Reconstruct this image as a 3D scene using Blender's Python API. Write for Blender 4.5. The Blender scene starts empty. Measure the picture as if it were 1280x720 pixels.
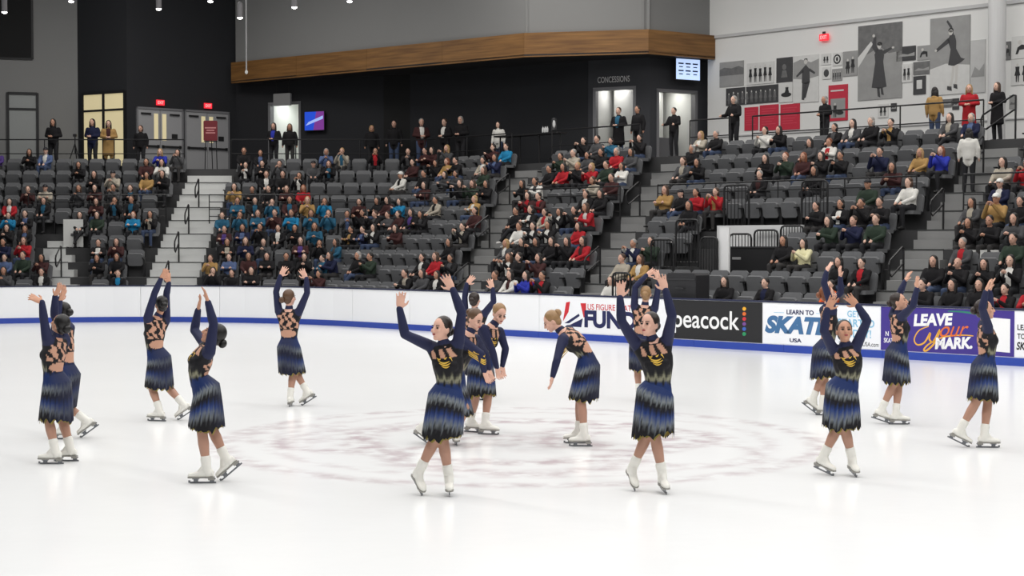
import bpy, bmesh, math, random
import numpy as np
from mathutils import Vector, Matrix
from mathutils.bvhtree import BVHTree

random.seed(7)
scene = bpy.context.scene
COL = scene.collection

# ------------------------------------------------------------------ camera
FPX, HC, HOR = 1930.0, 2.3, 305.0
PITCH = math.atan((360.0 - HOR) / FPX)
cam_data = bpy.data.cameras.new('camera')
cam_data.sensor_width = 36.0
cam_data.lens = FPX / 1280.0 * 36.0
cam_data.clip_end = 400
cam = bpy.data.objects.new('camera', cam_data)
COL.objects.link(cam)
cam.location = (0, 0, HC)
cam.rotation_euler = (math.pi / 2 - PITCH, 0, 0)
scene.camera = cam

# ------------------------------------------------------------------ look
scene.view_settings.view_transform = 'Standard'
scene.view_settings.look = 'None'
scene.view_settings.gamma = 1.0
scene.view_settings.use_curve_mapping = False
scene.view_settings.exposure = 0.0
world = bpy.data.worlds.new('hall_air')
scene.world = world
world.use_nodes = True
world.node_tree.nodes['Background'].inputs[0].default_value = (0.95, 0.97, 1.0, 1)
world.node_tree.nodes['Background'].inputs[1].default_value = 0.12

# rink axes: E runs along the far long side towards the right, M points out of the rink
E = Vector((0.709, -0.705, 0.0)).normalized()
M = Vector((0.705, 0.709, 0.0)).normalized()
B0 = Vector((0.0, 38.5, 0.0))
CB = B0.dot(M)                       # M.p of the far board line
RADIUS = 8.9
TAN = Vector((-4.45, 42.9, 0.0))
TAN = TAN - M * (TAN.dot(M) - CB)
CEN = TAN - M * RADIUS               # centre of the rounded corner


def area_light(name, loc, sx, sy, power, rotz=0.0, color=(1, 1, 1), spread=180.0, rot=None):
    d = bpy.data.lights.new(name, 'AREA')
    d.shape = 'RECTANGLE'
    d.size, d.size_y = sx, sy
    d.energy = power
    d.color = color
    d.spread = math.radians(spread)
    o = bpy.data.objects.new(name, d)
    COL.objects.link(o)
    o.location = loc
    o.rotation_euler = rot if rot else (0, 0, rotz)
    return o


# rows of arena lamps high over the ice, running along the rink
RINK_MID = Vector((0.1, 18.1, 0.0))
RZ = math.atan2(E.y, E.x)
for k, off in enumerate((-10.0, -3.5, 3.5, 10.0)):
    c = RINK_MID + M * off
    area_light('arena_lamp_row', (c.x, c.y, 13.0), 48.0, 1.2, 2050.0, RZ, (1.0, 0.985, 0.965), 172.0)
# house lamps over the seating
for px_, py_ in ((-12.0, 51.0), (2.0, 46.0), (12.0, 36.0)):
    area_light('house_lamp_row', (px_, py_, 13.5), 9.0, 2.0, 620.0, RZ if px_ > -5 else 0.0, (1.0, 0.97, 0.93), 170.0)
# concourse downlights that wash the white picture wall
wl = Vector((9.5, 0, 0))
for t_ in (2.0, 7.5, 13.0):
    p_ = B0 + E * t_ + M * 11.8
    area_light('concourse_lamp', (p_.x, p_.y, 12.2), 5.0, 0.6, 70.0, RZ, (1.0, 0.98, 0.95), 170.0)


# ------------------------------------------------------------------ projection helpers
def cam_ray(px, py):
    x = (px - 640.0) / FPX
    z = -(py - 360.0) / FPX
    c, s = math.cos(PITCH), math.sin(PITCH)
    # camera forward (0, c, -s), up (0, s, c)
    return Vector((x, c + z * s, -s + z * c))


def at_depth(px, py, Y):
    r = cam_ray(px, py)
    k = Y / r.y
    return Vector((r.x * k, Y, HC + r.z * k))


def project(p):
    c, s = math.cos(PITCH), math.sin(PITCH)
    dx, dy, dz = p[0], p[1], p[2] - HC
    f = dy * c - dz * s
    u = dy * s + dz * c
    return 640 + FPX * dx / f, 360 - FPX * u / f


def on_ground(px, py, z=0.0):
    r = cam_ray(px, py)
    k = (z - HC) / r.z
    return Vector((r.x * k, r.y * k, z))


def on_line(px, c, py=None):
    """point of the plane M.p = c under image column px (and at image row py)"""
    r = cam_ray(px, 305.0 if py is None else py)
    k = c / (r.x * M.x + r.y * M.y)
    return Vector((r.x * k, r.y * k, HC + r.z * k if py is not None else 0.0))


# ------------------------------------------------------------------ materials
def srgb(r, g, b):
    def f(v):
        v /= 255.0
        return v / 12.92 if v <= 0.04045 else ((v + 0.055) / 1.055) ** 2.4
    return (f(r), f(g), f(b))


MATS = {}


def mat(name, col, rough=0.6, metal=0.0, spec=0.5, emit=None, estr=0.0, noise=0.0, nscale=6.0, bump=0.0):
    if name in MATS:
        return MATS[name]
    m = bpy.data.materials.new(name)
    m.use_nodes = True
    nt = m.node_tree
    b = nt.nodes['Principled BSDF']
    b.inputs['Base Color'].default_value = (*col, 1)
    b.inputs['Roughness'].default_value = rough
    b.inputs['Metallic'].default_value = metal
    b.inputs['Specular IOR Level'].default_value = spec
    if emit:
        b.inputs['Emission Color'].default_value = (*emit, 1)
        b.inputs['Emission Strength'].default_value = estr
    if noise > 0 or bump > 0:
        tc = nt.nodes.new('ShaderNodeTexCoord')
        n = nt.nodes.new('ShaderNodeTexNoise')
        n.inputs['Scale'].default_value = nscale
        n.inputs['Detail'].default_value = 4
        nt.links.new(tc.outputs['Object'], n.inputs['Vector'])
        if noise > 0:
            r = nt.nodes.new('ShaderNodeMapRange')
            r.inputs['To Min'].default_value = 1 - noise
            r.inputs['To Max'].default_value = 1 + noise
            nt.links.new(n.outputs['Fac'], r.inputs['Value'])
            mx = nt.nodes.new('ShaderNodeVectorMath')
            mx.operation = 'SCALE'
            mx.inputs[0].default_value = col
            nt.links.new(r.outputs['Result'], mx.inputs['Scale'])
            nt.links.new(mx.outputs['Vector'], b.inputs['Base Color'])
        if bump > 0:
            bp = nt.nodes.new('ShaderNodeBump')
            bp.inputs['Strength'].default_value = bump
            bp.inputs['Distance'].default_value = 0.01
            nt.links.new(n.outputs['Fac'], bp.inputs['Height'])
            nt.links.new(bp.outputs['Normal'], b.inputs['Normal'])
    MATS[name] = m
    return m


def attr_mat(name, attr='col', rough=0.6, spec=0.3, bump=0.0):
    m = bpy.data.materials.new(name)
    m.use_nodes = True
    nt = m.node_tree
    b = nt.nodes['Principled BSDF']
    a = nt.nodes.new('ShaderNodeAttribute')
    a.attribute_name = attr
    nt.links.new(a.outputs['Color'], b.inputs['Base Color'])
    b.inputs['Roughness'].default_value = rough
    b.inputs['Specular IOR Level'].default_value = spec
    if bump > 0:
        n = nt.nodes.new('ShaderNodeTexNoise')
        n.inputs['Scale'].default_value = 180
        bp = nt.nodes.new('ShaderNodeBump')
        bp.inputs['Strength'].default_value = bump
        bp.inputs['Distance'].default_value = 0.004
        nt.links.new(n.outputs['Fac'], bp.inputs['Height'])
        nt.links.new(bp.outputs['Normal'], b.inputs['Normal'])
    return m


WHITE_BOARD = mat('board_white', srgb(247, 248, 250), 0.35, noise=0.015, nscale=0.8)
BLUE_KICK = mat('kick_blue', srgb(44, 72, 168), 0.45)
CAP_DARK = mat('cap_dark', srgb(30, 36, 66), 0.5)
CONCRETE = mat('stand_concrete', srgb(62, 62, 63), 0.85, noise=0.12, nscale=2.0)
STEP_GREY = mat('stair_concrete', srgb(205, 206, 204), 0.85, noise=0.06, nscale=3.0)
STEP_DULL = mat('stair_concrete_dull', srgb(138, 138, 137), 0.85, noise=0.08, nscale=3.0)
STEP_EDGE = mat('stair_nosing', srgb(60, 62, 62), 0.8)
SEAT_GREY = mat('seat_fabric', srgb(104, 105, 107), 0.8, noise=0.10, nscale=9.0, bump=0.15)
SEAT_DARK = mat('seat_shell', srgb(34, 34, 37), 0.6)
BLACK_METAL = mat('black_metal', srgb(24, 24, 26), 0.45)
GREY_METAL = mat('grey_metal', srgb(70, 70, 72), 0.4, 0.5)
WALL_BLACK = mat('wall_black', srgb(34, 35, 39), 0.85, noise=0.08, nscale=0.7)
WALL_DARK = mat('wall_charcoal', srgb(58, 59, 63), 0.85, noise=0.05, nscale=0.8)
WALL_GREY = mat('wall_pale', srgb(134, 134, 133), 0.85, noise=0.03, nscale=0.5)
WALL_WHITE = mat('wall_white', srgb(222, 222, 220), 0.8, noise=0.02, nscale=0.5)
BLACKHOLE = mat('dark_opening', srgb(10, 10, 11), 0.8)
LAMP_WHITE = mat('lamp_white', (1, 1, 1), 0.5, emit=(1.0, 0.97, 0.92), estr=9.0)
EXIT_RED = mat('exit_red', (0.6, 0.02, 0.03), 0.5, emit=(1.0, 0.03, 0.05), estr=1.0)
EXIT_GLOW = mat('exit_letters', (1, 0.3, 0.3), 0.5, emit=(1.0, 0.32, 0.32), estr=1.2)


# ------------------------------------------------------------------ object helpers
def mesh_obj(name, verts, faces, material, parent=None, smooth=False, mats=None, midx=None):
    me = bpy.data.meshes.new(name)
    me.from_pydata([tuple(v) for v in verts], [], faces)
    return data_obj(name, me, material, parent, smooth, mats, midx)


def data_obj(name, me, material=None, parent=None, smooth=False, mats=None, midx=None):
    if mats:
        for x in mats:
            me.materials.append(x)
    elif material is not None:
        me.materials.append(material)
    if midx is not None:
        me.polygons.foreach_set('material_index', midx)
    if smooth:
        me.polygons.foreach_set('use_smooth', [True] * len(me.polygons))
    me.update()
    o = bpy.data.objects.new(name, me)
    COL.objects.link(o)
    if parent is not None:
        o.parent = parent
    return o


def empty(name, loc=(0, 0, 0), rz=0.0):
    o = bpy.data.objects.new(name, None)
    COL.objects.link(o)
    o.location = loc
    o.rotation_euler = (0, 0, rz)
    return o


def tag(o, label=None, cat=None, group=None, kind=None):
    if label:
        o['label'] = label
    if cat:
        o['category'] = cat
    if group:
        o['group'] = group
    if kind:
        o['kind'] = kind
    return o


class MB:
    """collects simple shapes into one mesh"""

    def __init__(self):
        self.v, self.f, self.m = [], [], []
        self.mi = 0

    def add(self, vs, fs):
        n = len(self.v)
        self.v.extend([tuple(x) for x in vs])
        self.f.extend([tuple(i + n for i in f) for f in fs])
        self.m.extend([self.mi] * len(fs))

    def box(self, c, ax, ay, az, hx, hy, hz):
        c, ax, ay, az = Vector(c), Vector(ax), Vector(ay), Vector(az)
        vs = []
        for sz in (-1, 1):
            for sx, sy in ((-1, -1), (1, -1), (1, 1), (-1, 1)):
                vs.append(c + ax * (hx * sx) + ay * (hy * sy) + az * (hz * sz))
        self.add(vs, [(3, 2, 1, 0), (4, 5, 6, 7), (0, 1, 5, 4), (1, 2, 6, 5), (2, 3, 7, 6), (3, 0, 4, 7)])

    def abox(self, x0, x1, y0, y1, z0, z1):
        self.box(((x0 + x1) / 2, (y0 + y1) / 2, (z0 + z1) / 2), (1, 0, 0), (0, 1, 0), (0, 0, 1),
                 abs(x1 - x0) / 2, abs(y1 - y0) / 2, abs(z1 - z0) / 2)

    def prism(self, poly, z0, z1):
        n = len(poly)
        vs = [(p[0], p[1], z0) for p in poly] + [(p[0], p[1], z1) for p in poly]
        fs = [tuple(range(n - 1, -1, -1)), tuple(range(n, 2 * n))]
        for i in range(n):
            j = (i + 1) % n
            fs.append((i, j, n + j, n + i))
        self.add(vs, fs)

    def loft(self, rings, n=12):
        """rings: (centre, u, v, ru, rv)"""
        vs, fs = [], []
        for (c, u, v, ru, rv) in rings:
            c, u, v = Vector(c), Vector(u), Vector(v)
            for k in range(n):
                a = 2 * math.pi * k / n
                vs.append(c + u * (ru * math.cos(a)) + v * (rv * math.sin(a)))
        R = len(rings)
        for i in range(R - 1):
            for k in range(n):
                k2 = (k + 1) % n
                fs.append((i * n + k, i * n + k2, (i + 1) * n + k2, (i + 1) * n + k))
        fs.append(tuple(range(n - 1, -1, -1)))
        fs.append(tuple((R - 1) * n + k for k in range(n)))
        self.add(vs, fs)

    def ellipsoid(self, c, u, v, w, ru, rv, rw, n=12, m=8):
        rings = []
        c, w = Vector(c), Vector(w)
        for i in range(m + 1):
            t = math.pi * (i + 0.001) / (m + 0.002)
            s = max(0.03, math.sin(t))
            rings.append((c - w * (rw * math.cos(t)), u, v, ru * s, rv * s))
        self.loft(rings, n)

    def limb(self, a, b, prof, n=12):
        """tapered limb from a to b; prof = [(t, r)], rounded ends"""
        a, b = Vector(a), Vector(b)
        d = (b - a)
        L = max(d.length, 1e-6)
        d = d / L
        u = d.orthogonal().normalized()
        v = d.cross(u)
        rings = []
        r0, r1 = prof[0][1], prof[-1][1]
        for ang in (80, 50, 20):
            s, c = math.sin(math.radians(ang)), math.cos(math.radians(ang))
            rings.append((a - d * (r0 * s), u, v, r0 * c, r0 * c))
        for t, r in prof:
            rings.append((a + d * (L * t), u, v, r, r))
        for ang in (20, 50, 80):
            s, c = math.sin(math.radians(ang)), math.cos(math.radians(ang))
            rings.append((b + d * (r1 * s), u, v, r1 * c, r1 * c))
        self.loft(rings, n)

    def tube(self, pts, r, n=6, closed=False):
        pts = [Vector(p) for p in pts]
        N = len(pts)
        rings = []
        ref = None
        for i in range(N):
            if closed:
                d = (pts[(i + 1) % N] - pts[i - 1]).normalized()
            else:
                d = (pts[min(i + 1, N - 1)] - pts[max(i - 1, 0)]).normalized()
            if ref is None:
                ref = d.orthogonal().normalized()
            u = (ref - d * ref.dot(d))
            u = u.normalized() if u.length > 1e-5 else d.orthogonal().normalized()
            ref = u
            rings.append((pts[i], u, d.cross(u), r, r))
        if closed:
            rings.append(rings[0])
        self.loft(rings, n)

    def build(self, name, material=None, parent=None, smooth=False, mats=None):
        return mesh_obj(name, self.v, self.f, material, parent, smooth, mats, self.m if mats else None)


Z = Vector((0, 0, 1))
ORD = ('zeroth first second third fourth fifth sixth seventh eighth ninth tenth eleventh twelfth thirteenth fourteenth '
       'fifteenth sixteenth seventeenth eighteenth nineteenth').split()
TENS = {2: 'twenty', 3: 'thirty', 4: 'forty', 5: 'fifty', 6: 'sixty', 7: 'seventy'}


def ordinal(n):
    if n < 20:
        return ORD[n]
    t, u = divmod(n, 10)
    if u == 0:
        return TENS[t][:-1] + 'ieth'
    return TENS[t] + '-' + ORD[u]


# ================================================================== the setting
# ------------------------------------------------------------------ ice
def ice_material():
    m = bpy.data.materials.new('rink_ice')
    m.use_nodes = True
    nt = m.node_tree
    N, L = nt.nodes, nt.links
    b = N['Principled BSDF']
    b.inputs['Roughness'].default_value = 0.22
    b.inputs['Specular IOR Level'].default_value = 0.35
    tc = N.new('ShaderNodeTexCoord')
    # distance from the centre spot, wobbled so that the under-ice print reads as worn swirls
    mp = N.new('ShaderNodeMapping')
    mp.inputs['Location'].default_value = (-RINK_MID.x, -RINK_MID.y, 0)
    L.new(tc.outputs['Object'], mp.inputs['Vector'])
    nz = N.new('ShaderNodeTexNoise')
    nz.inputs['Scale'].default_value = 0.9
    nz.inputs['Detail'].default_value = 2
    L.new(mp.outputs['Vector'], nz.inputs['Vector'])
    sub = N.new('ShaderNodeVectorMath')
    sub.operation = 'MULTIPLY_ADD'
    sub.inputs[1].default_value = (0.9, 0.9, 0)
    L.new(nz.outputs['Color'], sub.inputs[0])
    L.new(mp.outputs['Vector'], sub.inputs[2])

    def ring(src, cx, cy, rad, wid, amp):
        d = N.new('ShaderNodeVectorMath')
        d.operation = 'DISTANCE'
        d.inputs[1].default_value = (cx, cy, 0)
        sep = N.new('ShaderNodeVectorMath')
        sep.operation = 'MULTIPLY'
        sep.inputs[1].default_value = (1, 1, 0)
        L.new(src, sep.inputs[0])
        L.new(sep.outputs['Vector'], d.inputs[0])
        s = N.new('ShaderNodeMath')
        s.operation = 'SUBTRACT'
        s.inputs[1].default_value = rad
        L.new(d.outputs['Value'], s.inputs[0])
        a = N.new('ShaderNodeMath')
        a.operation = 'ABSOLUTE'
        L.new(s.outputs[0], a.inputs[0])
        r = N.new('ShaderNodeMapRange')
        r.interpolation_type = 'SMOOTHSTEP'
        r.inputs['From Min'].default_value = 0.0
        r.inputs['From Max'].default_value = wid
        r.inputs['To Min'].default_value = amp
        r.inputs['To Max'].default_value = 0.0
        L.new(a.outputs[0], r.inputs['Value'])
        return r.outputs['Result']

    w = sub.outputs['Vector']
    rings = [ring(mp.outputs['Vector'], 0, 0, 3.45, 0.26, 0.6), ring(mp.outputs['Vector'], 0, 0, 2.9, 0.2, 0.35),
             ring(w, 0.4, 0.5, 1.9, 0.42, 0.8), ring(w, 1.7, 0.6, 1.0, 0.34, 0.7), ring(w, -1.2, 0.4, 1.1, 0.36, 0.7),
             ring(w, 0.4, -0.9, 1.3, 0.4, 0.7), ring(w, 0.6, 1.6, 0.9, 0.34, 0.6), ring(w, -2.2, 1.0, 0.7, 0.4, 0.5),
             ring(w, 2.3, -0.8, 0.8, 0.3, 0.55), ring(w, 0.6, 0.3, 0.3, 0.9, 0.4)]
    acc = rings[0]
    for r in rings[1:]:
        mx = N.new('ShaderNodeMath')
        mx.operation = 'MAXIMUM'
        L.new(acc, mx.inputs[0])
        L.new(r, mx.inputs[1])
        acc = mx.outputs[0]
    # frost and blade scuffs break the print up
    fr = N.new('ShaderNodeTexNoise')
    fr.inputs['Scale'].default_value = 3.6
    fr.inputs['Detail'].default_value = 6
    L.new(tc.outputs['Object'], fr.inputs['Vector'])
    fm = N.new('ShaderNodeMapRange')
    fm.inputs['From Min'].default_value = 0.38
    fm.inputs['From Max'].default_value = 0.62
    L.new(fr.outputs['Fac'], fm.inputs['Value'])
    mul = N.new('ShaderNodeMath')
    mul.operation = 'MULTIPLY'
    L.new(acc, mul.inputs[0])
    L.new(fm.outputs['Result'], mul.inputs[1])
    mix = N.new('ShaderNodeMix')
    mix.data_type = 'RGBA'
    mix.inputs[6].default_value = (*srgb(240, 241, 241), 1)
    mix.inputs[7].default_value = (*srgb(192, 173, 178), 1)
    L.new(mul.outputs[0], mix.inputs['Factor'])
    # faint large clouding of the ice
    cl = N.new('ShaderNodeTexNoise')
    cl.inputs['Scale'].default_value = 0.35
    cl.inputs['Detail'].default_value = 5
    L.new(tc.outputs['Object'], cl.inputs['Vector'])
    cm = N.new('ShaderNodeMapRange')
    cm.inputs['To Min'].default_value = 0.965
    cm.inputs['To Max'].default_value = 1.02
    L.new(cl.outputs['Fac'], cm.inputs['Value'])
    sc = N.new('ShaderNodeVectorMath')
    sc.operation = 'SCALE'
    L.new(mix.outputs[2], sc.inputs[0])
    L.new(cm.outputs['Result'], sc.inputs['Scale'])
    L.new(sc.outputs['Vector'], b.inputs['Base Color'])
    bp = N.new('ShaderNodeBump')
    bp.inputs['Strength'].default_value = 0.12
    bp.inputs['Distance'].default_value = 0.01
    L.new(fr.outputs['Fac'], bp.inputs['Height'])
    L.new(bp.outputs['Normal'], b.inputs['Normal'])
    return m


mb = MB()
mb.abox(-45, 40, -14, 75, -0.4, 0.0)
tag(mb.build('floor_ice', ice_material()), 'white ice of the skating rink with faint pink centre print', kind='structure')


# ------------------------------------------------------------------ dasher boards round the rink
def board_path(s):
    """point and outward normal on the inner face; s = 0 at the corner tangent, + to the right, - round the corner"""
    if s >= 0:
        return TAN + E * s, M
    a = -s / RADIUS
    if a <= math.pi / 2:
        n = M * math.cos(a) - E * math.sin(a)
        return CEN + n * RADIUS, n
    n = -E
    return CEN - E * RADIUS - M * (-s - RADIUS * math.pi / 2), n


rink_wall = empty('wall_rink', TAN)
tag(rink_wall, 'low white dasher boards with blue kick strip around the ice', kind='structure')


def strip(name, s0, s1, d0, d1, z0, z1, material, parent, step=1.0):
    n = max(1, int(math.ceil(abs(s1 - s0) / step))) if min(s0, s1) < 0 else 1
    vs, fs = [], []
    for i in range(n + 1):
        p, nn = board_path(s0 + (s1 - s0) * i / n)
        a, b_ = p + nn * d0, p + nn * d1
        for q, zz in ((a, z0), (a, z1), (b_, z1), (b_, z0)):
            vs.append((q.x - TAN.x, q.y - TAN.y, zz))
    for i in range(n):
        for k in range(4):
            k2 = (k + 1) % 4
            fs.append((i * 4 + k, (i + 1) * 4 + k, (i + 1) * 4 + k2, i * 4 + k2))
    fs.append((0, 1, 2, 3))
    fs.append((n * 4 + 3, n * 4 + 2, n * 4 + 1, n * 4))
    return mesh_obj(name, vs, fs, material, parent)


S_MIN, S_MAX, PAN = -21.6, 31.2, 2.4
s = S_MIN
while s < S_MAX - 0.01:
    e = s + PAN
    strip('board_panel', s + 0.006, e - 0.006, 0.0, 0.07, 0.0, 1.05, WHITE_BOARD, rink_wall)
    strip('kick_strip', s + 0.003, e - 0.003, -0.014, 0.0, 0.0, 0.155, BLUE_KICK, rink_wall)
    strip('cap_rail', s + 0.002, e - 0.002, -0.02, 0.1, 1.05, 1.085, CAP_DARK, rink_wall)
    s = e

# ------------------------------------------------------------------ stands
ROWS, TREAD, RISE, Z0, O0 = 10, 0.84, 0.455, 0.35, 1.0
FLOOR_Z = Z0 + RISE * ROWS + 0.06
O_TOP = O0 + TREAD * ROWS
SEAT_O = 0.66          # seat back plane behind a row's front edge


def tread_z(i):
    return Z0 + RISE * i


def facet_y(o):
    return CEN.y + RADIUS + o


def break_x(o):
    return (CB + o - M.y * facet_y(o)) / M.x


def row_pt(px, o):
    """point of the seating line at offset o in image column px, and its outward normal"""
    r = (px - 640.0) / FPX
    y = facet_y(o)
    # image columns are measured on the ground plane direction
    p = Vector((r * y * 1.0, y, 0))
    if p.x <= break_x(o):
        return p, Vector((0, 1, 0))
    q = on_line(px, CB + o)
    return Vector((q.x, q.y, 0)), M


T_R = 24.0
# the gap of the entrance passage in the lower rows
_p = on_line(899, CB + O0 + TREAD * 5)
VOM_L = (_p - B0).dot(E)
_p = on_line(1006, CB + O0 + TREAD * 5)
VOM_R = (_p - B0).dot(E)
stand = empty('floor_stands', (0, 45, 0))
tag(stand, 'stepped grey concrete seating tiers behind the boards', kind='structure')
off = Vector((0, 45, 0))


def stand_piece(name, poly, z0, z1, material, parent=stand):
    m = MB()
    m.prism([(p[0] - off.x, p[1] - off.y) for p in poly], z0, z1)
    return m.build(name, material, parent)


def tier_poly(o0, o1, tL=None, tR=None):
    R0, R1 = B0 + E * (T_R if tR is None else tR) + M * o0, B0 + E * (T_R if tR is None else tR) + M * o1
    if tL is None:
        return [(-26, facet_y(o0)), (break_x(o0), facet_y(o0)), R0[:2], R1[:2], (break_x(o1), facet_y(o1)), (-26, facet_y(o1))]
    L0, L1 = B0 + E * tL + M * o0, B0 + E * tL + M * o1
    return [L0[:2], R0[:2], R1[:2], L1[:2]]


for i in range(ROWS):
    o0, o1 = O0 + TREAD * i, O0 + TREAD * (i + 1)
    if 2 <= i <= 4:
        stand_piece('tier', tier_poly(o0, o1, None, VOM_L), 0.0, tread_z(i), CONCRETE)
        stand_piece('tier', tier_poly(o0, o1, VOM_R, T_R), 0.0, tread_z(i), CONCRETE)
        stand_piece('passage_floor', tier_poly(o0, o1, VOM_L, VOM_R), 0.0, 0.5, CONCRETE)
    else:
        stand_piece('tier', tier_poly(o0, o1), 0.0, tread_z(i), CONCRETE)
stand_piece('concourse_floor', tier_poly(O_TOP, O_TOP + 14.0), 0.0, FLOOR_Z, CONCRETE)
# white back wall of the entrance passage
pw = empty('wall_passage', B0 + E * VOM_L + M * (O0 + TREAD * 5))
tag(pw, 'white panel wall at the back of the stand entrance passage', kind='structure')
m = MB()
a_ = M * (-0.06)
wlen = VOM_R - VOM_L
m.box(E * (wlen / 2) + a_ + Z * 1.63, E, M, Z, wlen / 2, 0.04, 1.15)
m.build('panel', mat('passage_white', srgb(232, 232, 232), 0.7), pw)
m = MB()
_q = on_line(906, CB + O0 + TREAD * 2.2)
_q = Vector((_q.x, _q.y, 0)) - pw.location
m.box(Vector((_q.x, _q.y, 1.6)), E, M, Z, 0.14, 0.03, 1.1)
m.build('side_panel', MATS['passage_white'], pw)

# ------------------------------------------------------------------ aisles with steps
# front image column, back image column, half width, first row, last row
AISLES = [(82, 60, 0.36, 0, 4), (205, 262, 0.78, 0, 9), (580, 655, 0.5, 0, 9), (727, 838, 0.45, 0, 9), (1098, 1246, 0.5, 0, 9)]


def aisle_centre(a, i):
    f, b_, hw, r0, r1 = AISLES[a]
    px = f + (b_ - f) * i / 9.0
    return row_pt(px, O0 + TREAD * (i + 0.4))


for a in range(len(AISLES)):
    f, b_, hw, r0, r1 = AISLES[a]
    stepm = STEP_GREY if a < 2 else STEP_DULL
    for i in range(r0, r1 + 1):
        c, n = aisle_centre(a, i)
        u = Vector((n.y, -n.x, 0))
        # c lies 0.4 tread behind the front edge: block sits on the tread, in front of the next riser
        hgt = tread_z(i + 1) if i < 9 else FLOOR_Z
        half = (hgt - tread_z(i)) / 2
        m = MB()
        m.box(c + n * (TREAD * 0.35) + Z * (tread_z(i) + half / 2) - off, u, n, Z, hw, TREAD * 0.25, half / 2)
        m.build('stair_step', stepm, stand)
        m = MB()
        m.box(c - n * (TREAD * 0.405) + Z * (tread_z(i) - 0.2) - off, u, n, Z, hw, 0.006, 0.19)
        m.build('stair_riser', stepm, stand)
        m = MB()
        m.box(c - n * (TREAD * 0.15) + Z * (tread_z(i) + 0.004) - off, u, n, Z, hw, TREAD * 0.24, 0.004)
        m.build('stair_tread', stepm, stand)
        m = MB()
        m.box(c - n * (TREAD * 0.40) + Z * (tread_z(i) + 0.004) - off, u, n, Z, hw, 0.03, 0.012)
        m.build('stair_nosing', STEP_EDGE, stand)

# ------------------------------------------------------------------ walls round the concourse
def ip(px, Y):
    return Vector(((px - 640.0) / FPX * Y, Y, 0))


def wall(name, p, q, z0, z1, material, label, openings=(), thick=0.2, parent=None, kind='structure'):
    """upright wall between plan points p and q; openings as (s0, s1, zb, zt) along it"""
    d = (q - p)
    L = d.length
    d = d / L
    n = Vector((-d.y, d.x, 0))
    if n.y < 0:
        n = -n
    m = MB()
    cuts = sorted(openings)
    s = 0.0
    base = Vector((p.x, p.y, 0))

    def pc(s0, s1, a, b):
        if s1 - s0 > 0.005 and b - a > 0.005:
            m.box(d * ((s0 + s1) / 2) + n * (thick / 2) + Z * ((a + b) / 2), d, n, Z, (s1 - s0) / 2, thick / 2, (b - a) / 2)
    for s0, s1, zb, zt in cuts:
        pc(s, s0, z0, z1)
        pc(s0, s1, z0, zb)
        pc(s0, s1, zt, z1)
        s = s1
    pc(s, L, z0, z1)
    o = m.build(name, material, parent)
    o.location = base
    if parent is None:
        tag(o, label, kind=kind)
    o['wall_dir'] = [d.x, d.y, 0]
    return o, base, d, n


def wall_hit(base, d, px, py):
    """point on the upright plane through base along d at image position"""
    r = cam_ray(px, py)
    n = Vector((-d.y, d.x, 0))
    k = base.dot(n) / r.dot(n)
    return Vector((r.x * k, r.y * k, HC + r.z * k))


def along(base, d, px):
    return (wall_hit(base, d, px, 200) - base).dot(d)


W_TOP = 14.0
A1, A2, A3, A4 = ip(-140, 57.0), ip(99, 58.8), ip(160, 57.6), ip(296, 60.6)


def wdir(p, q):
    return (q - p).normalized()


wl_, base1, d1, n1 = wall('wall_left', A1, A2, FLOOR_Z, W_TOP, WALL_GREY, 'pale grey concourse wall with dark high window')
# high dark opening
o_ = None
d2 = wdir(A2, A3)
d3 = wdir(A3, A4)
zt2 = wall_hit(A2, d2, 130, 115).z
w2 = (along(A2, d2, 104.5), along(A2, d2, 157))
_, base2, d2, n2 = wall('wall_window', A2, A3, FLOOR_Z, W_TOP, WALL_BLACK, 'black wall section holding the lit window', [(w2[0], w2[1], FLOOR_Z, zt2)])
_, base3, d3, n3 = wall('wall_doors', A3, A4, FLOOR_Z, W_TOP, WALL_BLACK, 'tall black wall behind the two double doors')


def panel_on(base, d, x0, y0, x1, y1, out=0.02, thick=0.02):
    """centre and half sizes of an upright rectangle on a wall seen at the image box"""
    n = Vector((-d.y, d.x, 0))
    if n.y > 0:
        n = -n
    ym = (y0 + y1) / 2
    a, b = wall_hit(base, d, x0, ym), wall_hit(base, d, x1, ym)
    xm = (x0 + x1) / 2
    t, bt = wall_hit(base, d, xm, y0), wall_hit(base, d, xm, y1)
    c = (a + b) / 2
    c.z = (t.z + bt.z) / 2
    return c + n * (out + thick / 2), (b - a).dot(d) / 2, (t.z - bt.z) / 2, n


# high dark window in the pale wall
c, hx, hz, n = panel_on(base1, d1, -60, -70, 40, 72.5, 0.0, 0.03)
hw_ = empty('window_1', c)
tag(hw_, 'large black window high on the pale wall', kind='structure')
m = MB(); m.box((0, 0, 0), d1, n, Z, hx, 0.015, hz); m.build('pane', BLACKHOLE, hw_)
m = MB()
m.box(Z * (-hz), d1, n, Z, hx, 0.03, 0.04); m.box(d1 * hx, d1, n, Z, 0.04, 0.03, hz)
m.build('window_frame', BLACK_METAL, hw_)


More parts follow.
